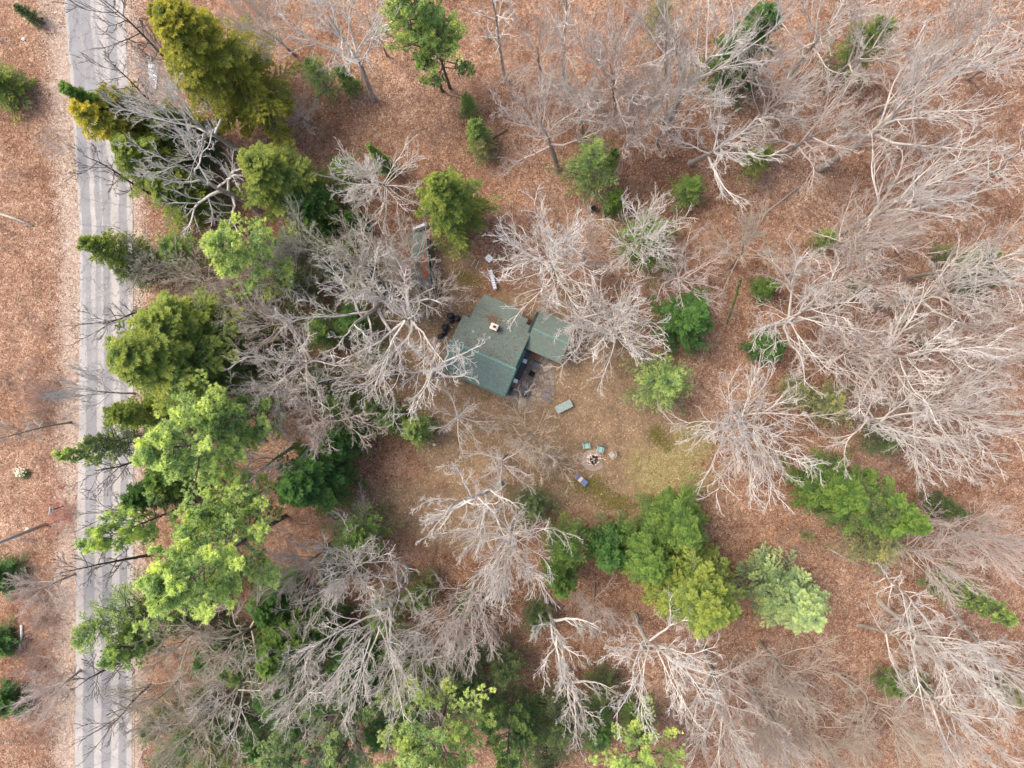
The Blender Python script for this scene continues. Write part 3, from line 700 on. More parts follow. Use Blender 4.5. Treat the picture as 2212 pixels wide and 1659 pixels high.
p = z5(1020, 752, .4); t = thing('ottoman', 'low black woven ottoman between the sofa and the patio chairs', 'ottoman', (p.x, p.y, .045), -.55)
MB().box((0, 0, .34), (.50, .46, .10)).build('cushion', M['black_and_hole_shade'], t, bevel=.03); MB().box((0, 0, .26), (.54, .50, .05)).build('frame', M['darkframe'], t)
for i in (-1, 1):
    for j in (-1, 1): MB().box((i*.23, j*.21, .12), (.04, .04, .24)).build('leg', M['darkframe'], t)
# plant in pot
def leaf_cluster(mb, c, r, n, size, seed, top=.3):
    q = random.Random(seed)
    for i in range(n):
        a_, e_ = q.uniform(0, 6.28), q.uniform(-.2, 1.4); k = r*q.uniform(.4, 1); x, y, z = c[0]+k*math.cos(a_)*math.cos(e_), c[1]+k*math.sin(a_)*math.cos(e_), c[2]+k*math.sin(e_)
        s = size*q.uniform(.6, 1.3); b = q.uniform(0, 6.28); u = Vector((math.cos(b), math.sin(b), q.uniform(-.4, .4))); v = Vector((-u.y, u.x, q.uniform(-.4, .4))); n_ = len(mb.v)
        for du, dv in ((-1, 0), (0, -.55), (1, 0), (0, .55)): mb.v.append((x+(u.x*du+v.x*dv)*s, y+(u.y*du+v.y*dv)*s, z+(u.z*du+v.z*dv)*s))
        mb.f.append([n_, n_+1, n_+2, n_+3])
    return mb
p = z5(1150, 255, .5); t = thing('potted_plant', 'round pot of rust red leaves at the corner of the cabin wing', 'potted plant', (p.x, p.y, .03))
MB().tube([(0, 0, 0), (0, 0, .34)], [.17, .24], 14).build('pot', M['darkframe'], t); leaf_cluster(MB(), (0, 0, .36), .42, 160, .06, 2).build('leaves', M['redleaf'], t)
p = z5(480, 1200, .5); t = thing('wall_foot_block', 'dark added grill tucked against the gable wall at the patio end', 'block', (p.x, p.y, .03), GA)  # added dark box with lid, stands for the dark foot of the cabin wall
MB().box((0, 0, .40), (.9, .34, .8), 0, 0, 0, .8).build('block_body', M['bag'], t, bevel=.04); MB().box((0, 0, .82), (.6, .22, .05)).build('lid', M['darkframe'], t, bevel=.02)
# bags by the left wall
def zb(x, y, z=0.0): return src(1040+x*.0723, 740+y*.0723, z)
for i, (x, y, s, lab) in enumerate(((830, 430, 1.0, 'black rubbish bag nearest the narrow shed, in the row by the cabin wall'), (1060, 520, .9, 'black bag pushed tight against the left wall of the cabin'), (660, 830, 1.05, 'large black bag in the middle of the row beside the cabin'),
                                   (510, 1120, .95, 'black bag nearest the road end of the row beside the cabin'), (620, 1010, .7, 'small black bag wedged between two bigger ones beside the cabin'), (850, 590, .8, 'slumped black bag just below the topmost bag of the row'))):
    p = zb(x, y, .3); t = thing('rubbish_bag', lab, 'bag', (p.x, p.y, 0), i*1.1, 'black bags beside the cabin')
    MB().blob((0, 0, .27*s), (.36*s, .31*s, .28*s), i+3, 12, 8, 1, .13).build('sack', M['bag'], t, smooth=True)
    MB().tube([(0, 0, .50*s), (.02, 0, .56*s), (.05, .02, .64*s)], [.04, .03, .08], 7).build('knot', M['bag'], t)

# yard things -------------------------------------------------------
def z6(x, y, z=0.0): return src(1330+x*.1628, 950+y*.1628, z)
p = z6(287, 262, .75); v = z6(370, 155, .75)-z6(145, 265, .75); t = thing('picnic_table', 'weathered green slatted table on dark legs in the leafy yard', 'table', (p.x, p.y, 0), math.atan2(v.y, v.x))
for k in range(6):
    for i, x0 in ((0, -.41), (1, .41)): 
        o = MB().box((x0, (k-2.5)*.125, .74), (.81, .095, .03)).build('plank', M['tablegreen'], t, bevel=.004)
for i in (-1, 1):
    MB().box((i*.66, 0, .70), (.07, .70, .05)).build('crossbeam', M['darkframe'], t)
    for j in (-1, 1): MB().tube([(i*.66, j*.24, .70), (i*.92, j*.36, 0)], .03, 6).build('leg', M['darkframe'], t)
def lawn_chair(p, rz, body, seatm, lab, name='lawn_chair', grp=None):
    t = thing(name, lab, 'chair', (p.x, p.y, 0), rz, grp)
    m = MB()                                   # seat faces -y
    m.v = [(-.24, -.30, .38), (.24, -.30, .38), (.21, .22, .33), (-.21, .22, .33), (-.24, -.30, .34), (.24, -.30, .34), (.21, .22, .29), (-.21, .22, .29)]
    m.f = [[0, 1, 2, 3], [7, 6, 5, 4], [0, 4, 5, 1], [1, 5, 6, 2], [2, 6, 7, 3], [3, 7, 4, 0]]; m.build('seat', seatm, t)
    m = MB(); n = 9                            # curved, rounded back
    for k in range(n):
        a_ = math.pi*(k/(n-1)); x = -.27*math.cos(a_); y = .20+.13*math.sin(a_); hz = .62+.24*math.sin(a_)
        m.v += [(x, y, .32), (x*1.05, y+.10, hz), (x*.93, y-.03, .32), (x*.98, y+.07, hz)]
    for k in range(n-1):
        b = 4*k; m.f += [[b, b+4, b+5, b+1], [b+2, b+3, b+7, b+6], [b+1, b+5, b+7, b+3]]
    m.build('backrest', body, t, smooth=False)
    for i in (-1, 1):
        m = MB().box((i*.30, -.03, .58), (.085, .56, .035)); m.build('armrest', seatm, t, bevel=.012)
        MB().tube([(i*.29, -.27, .57), (i*.31, -.32, 0)], [.03, .025], 6).build('leg', body, t)
        MB().tube([(i*.27, .24, .57), (i*.30, .34, 0)], [.03, .025], 6).build('leg', body, t)
    return t
lawn_chair(z6(625, 845, .4), .08, M['chairgreen'], M['chairlight'], 'left one of the two green lawn chairs above the fire pit, turned from the patio', grp='lawn chairs round the fire pit')
lawn_chair(z6(832, 898, .4), -.30, M['chairgreen'], M['chairlight'], 'green lawn chair nearest the stone fire pit, between a green and a tan chair', grp='lawn chairs round the fire pit')
lawn_chair(z6(1015, 985, .4), -.95, M['chairtan'], M['chairtan'], 'faded grey tan lawn chair to the right of the fire pit', grp='lawn chairs round the fire pit')
p = z6(548, 1362, .35); t = thing('lounge_chair', 'blue folding lounger with a pale pink towel below the fire pit', 'lounger', (p.x, p.y, 0), R(-42))
MB().box((-.38, 0, .42), (.42, .48, .04), 0, 0, .35).build('backrest', M['blue'], t, bevel=.01); MB().box((.25, 0, .32), (.85, .50, .04)).build('seat', M['blue'], t, bevel=.01)
MB().box((-.10, 0, .375), (.30, .52, .03), .05).build('towel', M['pink'], t, bevel=.008)
for j in (-1, 1):
    MB().tube([(-.6, j*.27, .50), (-.15, j*.27, .33), (.70, j*.27, .31)], .018, 6).build('side_rail', M['greyframe'], t)
    for x in (-.3, .5): MB().tube([(x, j*.27, .34), (x*1.15, j*.27, 0)], .016, 6).build('leg', M['greyframe'], t)
p2 = z6(478, 1325, .1); MB_ = MB().blob((0, 0, .10), (.16, .12, .10), 3, 8, 6, 1, .2); o = MB_.build('shoes', M['log']); o.location = (p2.x, p2.y, 0); o.name = 'cloth_bundle'; tag(o, 'small tan bundle on the ground at the head of the blue lounger', 'bundle')
# fire pit
p = z6(738, 1058); t = thing('fire_pit', 'round fire pit ringed with two rows of pinkish stones and filled with black ash', 'fire pit', (p.x, p.y, 0))
m = MB(); n = 26; q = random.Random(9)
m.prism([((-.10+(1.08+q.uniform(-.07, .07))*math.cos(6.2832*k/n)), (-.06+(1.06+q.uniform(-.07, .07))*math.sin(6.2832*k/n))) for k in range(n)], -.01, .018).build('sand_apron', M['sand'], t)
MB().prism([(.50*math.cos(6.2832*k/18), .50*math.sin(6.2832*k/18)) for k in range(18)], 0, .05).build('ash_bed', M['ash'], t)
for ring, (rr, n, zz) in enumerate(((.52, 19, .10), (.66, 23, .08), (.50, 14, .22))):
    for k in range(n):
        a_ = 6.2832*(k+.5*ring)/n+q.uniform(-.08, .08); rad = rr+q.uniform(-.05, .05); s = q.uniform(.8, 1.25)
        mt = q.choice(['firestone', 'firestone', 'stone2', 'cap'])
        o = MB().blob((rad*math.cos(a_), rad*math.sin(a_), zz), (.095*s, .075*s, .065*s), q.randint(0, 9999), 7, 5, 1, .22).build('stone', M[mt], t)
for k in range(9):
    a_ = q.uniform(0, 6.28); x, y = q.uniform(-.2, .2), q.uniform(-.2, .2); L = q.uniform(.2, .34)
    MB().tube([(x-L*math.cos(a_)*.8, y-L*math.sin(a_)*.8, .08), (x+L*math.cos(a_)*.8, y+L*math.sin(a_)*.8, .16+q.uniform(0, .06))], [.035, .025], 6).build('charred_log', M['char' if k % 3 else 'cap'], t)
p = z6(880, 1045); o = MB().tube([(-.24, .1, .06), (.24, -.1, .06)], [.022, .018], 6).build('stick', M['birch']); o.location = (p.x, p.y, 0); tag(o, 'short pale stick poking out beside the fire pit stones', 'stick')
p = z6(700, 1300); o = MB().tube([(-.16, -.16, .05), (.16, .16, .05)], [.02, .015], 6).build('stick', M['birch']); o.location = (p.x, p.y, 0); tag(o, 'short pale stick on the leaves below the fire pit', 'stick')
# firewood, white box, board on trestle
def zq(x, y, z=0.0): return src(1150+x*.0784, 590+y*.0784, z)
a0, a1 = zq(620, 400), zq(1030, 560); dv_ = a1-a0; rzl = math.atan2(dv_.y, dv_.x)
for k in range(20):
    f = (k // 2)/9.0; p = a0+dv_*f; L = random.uniform(.42, .58); row = k % 2
    o = MB().tube([(0, -L/2, 0), (0, L/2, 0)], [random.uniform(.065, .085)]*2, 7).build('firewood_log', M['log' if (k*7) % 3 else 'logbark'], None)
    o.location = (p.x, p.y, .09+row*.13); o.rotation_euler = (0, 0, rzl+random.uniform(-.25, .25)); tag(o, 'split log in the upper layer of the firewood row beside the white box' if row else 'split log in the bottom layer of the firewood row beside the white box', 'log', 'upper firewood logs' if row else 'lower firewood logs')
p = zq(560, 520, .4); t = thing('white_box', 'white square lidded box at the end of the firewood row', 'box', (p.x, p.y, 0), R(-42))
MB().box((0, 0, .22), (.56, .56, .44)).build('body', M['white'], t, bevel=.02); MB().box((0, 0, .46), (.64, .60, .05)).build('lid', M['white'], t, bevel=.02)
a0, a1 = zq(600, 890, .6), zq(750, 1480, .6); dv_ = a1-a0; p = (a0+a1)/2; t = thing('board_on_trestle', 'long narrow pale blue-grey ribbed board propped on a thin bar above the cabin roof', 'board', (p.x, p.y, 0), math.atan2(dv_.y, dv_.x))
L = dv_.length; MB().box((0, 0, .60), (L, .30, .03)).build('board', M['greyblue'], t)
for j in (-1, 1): MB().box((0, j*.155, .63), (L, .03, .07)).build('side_lip', M['greyblue'], t)
for k in range(16): MB().box((-L/2+(k+.5)*L/16, 0, .625), (.03, .26, .02)).build('rib', M['greyframe' if k % 2 else 'white'], t)
MB().tube([(-L/2+.1, -.80, .56), (-L/2+.1, .80, .56)], .03, 6).build('crossbar', M['pole'], t)
for i, j in ((-1, -1), (-1, 1), (1, 0)): MB().tube([((L/2-.1)*i, j*.6, .57), ((L/2-.1)*i, j*.75, 0)], .02, 6).build('leg', M['pole'], t)
for (x0, y0, x1, y1, lab) in ((130, 540, 10, 770, 'pale stick lying on leaves, left one of the pair near the white box'), (240, 610, 140, 850, 'pale stick lying on leaves, right one of the pair near the white box')):
    a0, a1 = zq(x0, y0, .05), zq(x1, y1, .05); c = (a0+a1)/2; h_ = (a1-a0)/2
    o = MB().tube([tuple(-h_), (0, .02, .02), tuple(h_)], [.025, .022, .018], 6).build('stick', M['birch']); o.location = c; tag(o, lab, 'stick')
# hollow stump, logs
p = at(1278, 450); o = thing('tree_stump', 'short hollow tree stump standing in brown leaves below a soft green fir', 'stump', (p.x, p.y, 0))
MB().tube([(0, 0, 0), (.05, -.1, .5), (.12, -.2, 1.0)], [.36, .28, .26], 10, False).build('trunk', M['bark'], o); MB().tube([(.118, -.19, .9), (.12, -.195, .96)], [.21, .21], 10).build('hollow', M['black_and_hole_shade'], o)  # black disc below the rim paints the shade inside the stump
def fallen(x0, y0, x1, y1, r0, mat, lab, name='fallen_log', cat='log', grp=None):
    a0, a1 = at(x0, y0, .12), at(x1, y1, .12); c = (a0+a1)/2; h_ = (a1-a0)/2; nrm = Vector((-h_.y, h_.x, 0)).normalized()*h_.length*random.uniform(-.08, .08)
    o = MB().tube([tuple(-h_), tuple(nrm), tuple(h_)], [r0, r0*.85, r0*.6], 7).build(name, M[mat], smooth=True); o.location = (c.x, c.y, r0*.9+.02); return tag(o, lab, cat, grp)
fallen(47, 1350, 43, 1402, .14, 'birch', 'short white birch log lying in leaves left of the road')
fallen(0, 462, 70, 488, .13, 'bark', 'long mossy grey log lying near the left edge of the photo')
fallen(1640, 470, 1730, 400, .10, 'bark', 'fallen grey trunk in the leaves right of the middle')
fallen(1095, 280, 1010, 330, .07, 'bark_dark', 'thin dark fallen branch above the rounded yellow-green hemlock')
fallen(1600, 600, 1570, 700, .09, 'shrub', 'mossy green fallen pole beside the round dark green fir')
fallen(1790, 1185, 1870, 1225, .10, 'bark', 'grey fallen trunk lying below the long spreading green fir')
fallen(1745, 1370, 1800, 1450, .06, 'bark_dark', 'dark fallen pole in the leaves of the lower right')
fallen(985, 488, 965, 470, .05, 'bark', 'short fallen branch in leaves near the yellow-green hemlock')
fallen(505, 1075, 480, 1040, .08, 'bark', 'grey fallen stem among the lime pines')
fallen(1020, 225, 960, 200, .06, 'bark_dark', 'dark fallen stick beside the trunk of the tall lime pine')
fallen(1860, 470, 1950, 560, .05, 'bark_dark', 'slender dark fallen sapling on the right slope')
# roadside ----------------------------------------------------------
b = src(112, 1280, 0); t = at(-16, 1172, 9.0); pl = thing('utility_pole', 'grey wooden utility pole left of the road, leaning out of the frame', 'utility pole', (b.x, b.y, 0))
tt = at(-30, 1183, 8.0); tt = Vector((tt.x-b.x, tt.y-b.y, 8.0)); tt = tt*1.08
MB().tube([(0, 0, -.1), tuple(tt*.5), tuple(tt)], [.17, .15, .12], 10).build('post', M['pole'], pl, smooth=True)
MB().tube([(tt.x*.93, tt.y*.93-1.1, tt.z*.93), (tt.x*.93, tt.y*.93+1.1, tt.z*.93)], .06, 6).build('crossarm', M['pole'], pl)
g1 = at(170, 1208, 0); o = MB().tube([(g1.x, g1.y, .02), (b.x+tt.x*.9, b.y+tt.y*.9, tt.z*.9)], .012, 5).build('guy_wire', M['pole']); tag(o, 'thin stay wire slanting from the utility pole to the roadside', 'wire')
a0, a1 = at(281, -200, 7), at(288, 830, 6.4); a2 = at(290, 1900, 7)
o = MB().tube([tuple(a0), tuple((a0+a1)/2-Vector((0, 0, .15))), tuple(a1), tuple((a1+a2)/2-Vector((0, 0, .15))), tuple(a2)], .012, 5).build('overhead_cable', M['cable']); tag(o, 'thin dark overhead cable running along the right edge of the road', 'cable')
p = at(136, 1094); sg = thing('road_sign', 'small white rectangular sign on a brown post beside the road', 'sign', (p.x, p.y, 0), R(-8))
MB().box((0, 0, 1.0), (.09, .09, 2.0)).build('post', M['logbark'], sg); MB().box((.06, 0, 1.75), (.03, .80, .50)).build('plate', M['white'], sg, bevel=.006)
MB().box((.08, .05, 1.80), (.008, .30, .045)).box((.08, -.05, 1.70), (.008, .36, .045)).build('marking', M['darkframe'], sg)
p = at(330, 155); o = MB().blob((0, 0, .05), (.42, 1.5, .22), 8, 14, 8, 1, .25).build('rock_outcrop', M['snow']); o.location = (p.x, p.y, 0); o.rotation_euler = (0, 0, .2); tag(o, 'long rough white rock beside the road under a dark bare tree', 'rock')
p = at(57, 1022); t = thing('blossoming_shrub', 'low shrub with cream blossom over green leaves left of the road', 'shrub', (p.x, p.y, 0))
MB().tube([(0, 0, 0), (0, 0, .5)], .04, 6).build('stem', M['bark_dark'], t); leaf_cluster(MB(), (0, -.1, .15), .55, 200, .08, 5).build('leaves', M['shrub'], t); leaf_cluster(MB(), (-.15, .2, .6), .55, 150, .07, 6).build('blossom', M['cream'], t)
p = at(62, 1143); o = leaf_cluster(MB(), (0, 0, .05), .35, 60, .07, 8).build('pale_leaf_clump', M['cream']); o.location = (p.x, p.y, 0); tag(o, 'little clump of pinkish pale leaves above the utility pole', 'leaf clump')
for i, (x, y, s) in enumerate(((128, 1544, .1), (125, 1205, .09), (45, 1362, .07), (158, 1302, .08), (65, 1717, .1), (937, 432, .16), (938, 960, .14), (52, 85, .16), (1022, 485, .12))):
    p = at(x, y); o = MB().blob((0, 0, s*.5), (s*1.3, s, s*.7), i+20, 8, 6, 1, .2).build('rock', M['snow']); o.location = (p.x, p.y, 0); tag(o, 'small pale stone lying on the leaf litter', 'rock', 'small pale stones')
# fallen sticks and brush -------------------------------------------
def twig_bush(g, n, h, r):
    P = g.normal(0, .08*r, (n, 3)); P[:, 2] = 0; a_ = g.uniform(0, 6.28, n); e = g.uniform(.5, 1.4, n)
    D = np.stack([np.cos(a_)*np.cos(e), np.sin(a_)*np.cos(e), np.sin(e)], 1); L = h*g.uniform(.6, 1.1, n); p1, d1 = walk(P, D, L, 3, .15, .03, g)
    r1 = np.linspace(.016, .008, 4)[None]*np.ones((n, 1)); N = n*6; idx = np.repeat(np.arange(n), 6); p, d = sample(p1, d1, idx, g.uniform(.3, .98, N))
    rv_ = unit(g.normal(0, 1, (N, 3))); D = unit(d*.8+rv_*.7+np.array([0, 0, .1])); p2, d2 = walk(p, D, h*.28*g.uniform(.6, 1.2, N), 2, .15, .02, g); r2 = np.linspace(.010, .007, 3)[None]*np.ones((N, 1))
    return join([tubes(p1, r1, 3), tubes(p2, r2, 3)])
g = np.random.default_rng(99); protos = [twig_bush(g, 9, 2.2, 1.0) for _ in range(5)]
def brush_at(spots, name, mat, label, tint):
    parts = []
    for (x, y, s) in spots:
        v, f = protos[g.integers(5)]; a_ = g.uniform(0, 6.28); c, s_ = math.cos(a_), math.sin(a_); v = v*s; q_ = at(x, y)
        parts.append((np.stack([v[:, 0]*c-v[:, 1]*s_+q_.x, v[:, 0]*s_+v[:, 1]*c+q_.y, v[:, 2]], 1), f))
    V, F = join(parts); o = link(name, mesh_np(name, V, F, mat), kind='stuff'); o.color = (*tint, 1); o['label'] = label; o['category'] = 'brush'; return o
def avoid(x, y): return (((x-1180)/330)**2+((y-860)/260)**2 < 1) or (125 < x < 300) or (((x-1420)/150)**2+((y-1020)/100)**2 < 1)
spots = []
while len(spots) < 300:
    x, y = g.uniform(-20, 2230), g.uniform(-20, 1680)
    if avoid(x, y): continue
    spots.append((x, y, g.uniform(.5, 1.25)))
brush_at(spots, 'understory_brush', M['twig'], 'thin bare pinkish brush growing all through the forest floor', (.95, .84, .80))
spots = [(g.normal(100, 26), g.normal(yc, 60), g.uniform(.6, 1.2)) for yc in (1280, 1480, 880) for _ in range(26)]
spots = [s for s in spots if s[0] < 160]
brush_at(spots, 'roadside_brush', M['twig'], 'grey bare brush growing along the left verge of the road', (.95, .88, .86))
spots = [(g.normal(145, 12), g.normal(1105, 28), g.uniform(.45, .8)) for _ in range(16)]
o = brush_at(spots, 'red_brush', M['redtwig'], 'patch of reddish twigs by the road next to the small white sign', (1, 1, 1))
# sticks
parts = []
for i in range(420):
    x, y = g.uniform(0, 2212), g.uniform(0, 1659)
    if 120 < x < 300 or ((x-1170)/260)**2+((y-800)/200)**2 < 1: continue
    c = at(x, y, .06); a_ = g.uniform(0, 6.28); L = g.uniform(.5, 2.4); P = np.array([[c.x, c.y, .07]]); D = np.array([[math.cos(a_), math.sin(a_), .0]])
    p1, _ = walk(P, D, np.array([L]), 4, .12, 0, g); p1[:, :, 2] = np.clip(p1[:, :, 2], .05, .3); parts.append(tubes(p1, np.linspace(.035, .012, 5)[None]*g.uniform(.5, 1.2), 4))
V, F = join(parts); o = link('fallen_sticks', mesh_np('fallen_sticks', V, F, M['bark']), kind='stuff'); o.color = (.62, .5, .42, 1); o['label'] = 'scattered fallen sticks and twigs on the forest floor'; o['category'] = 'sticks'
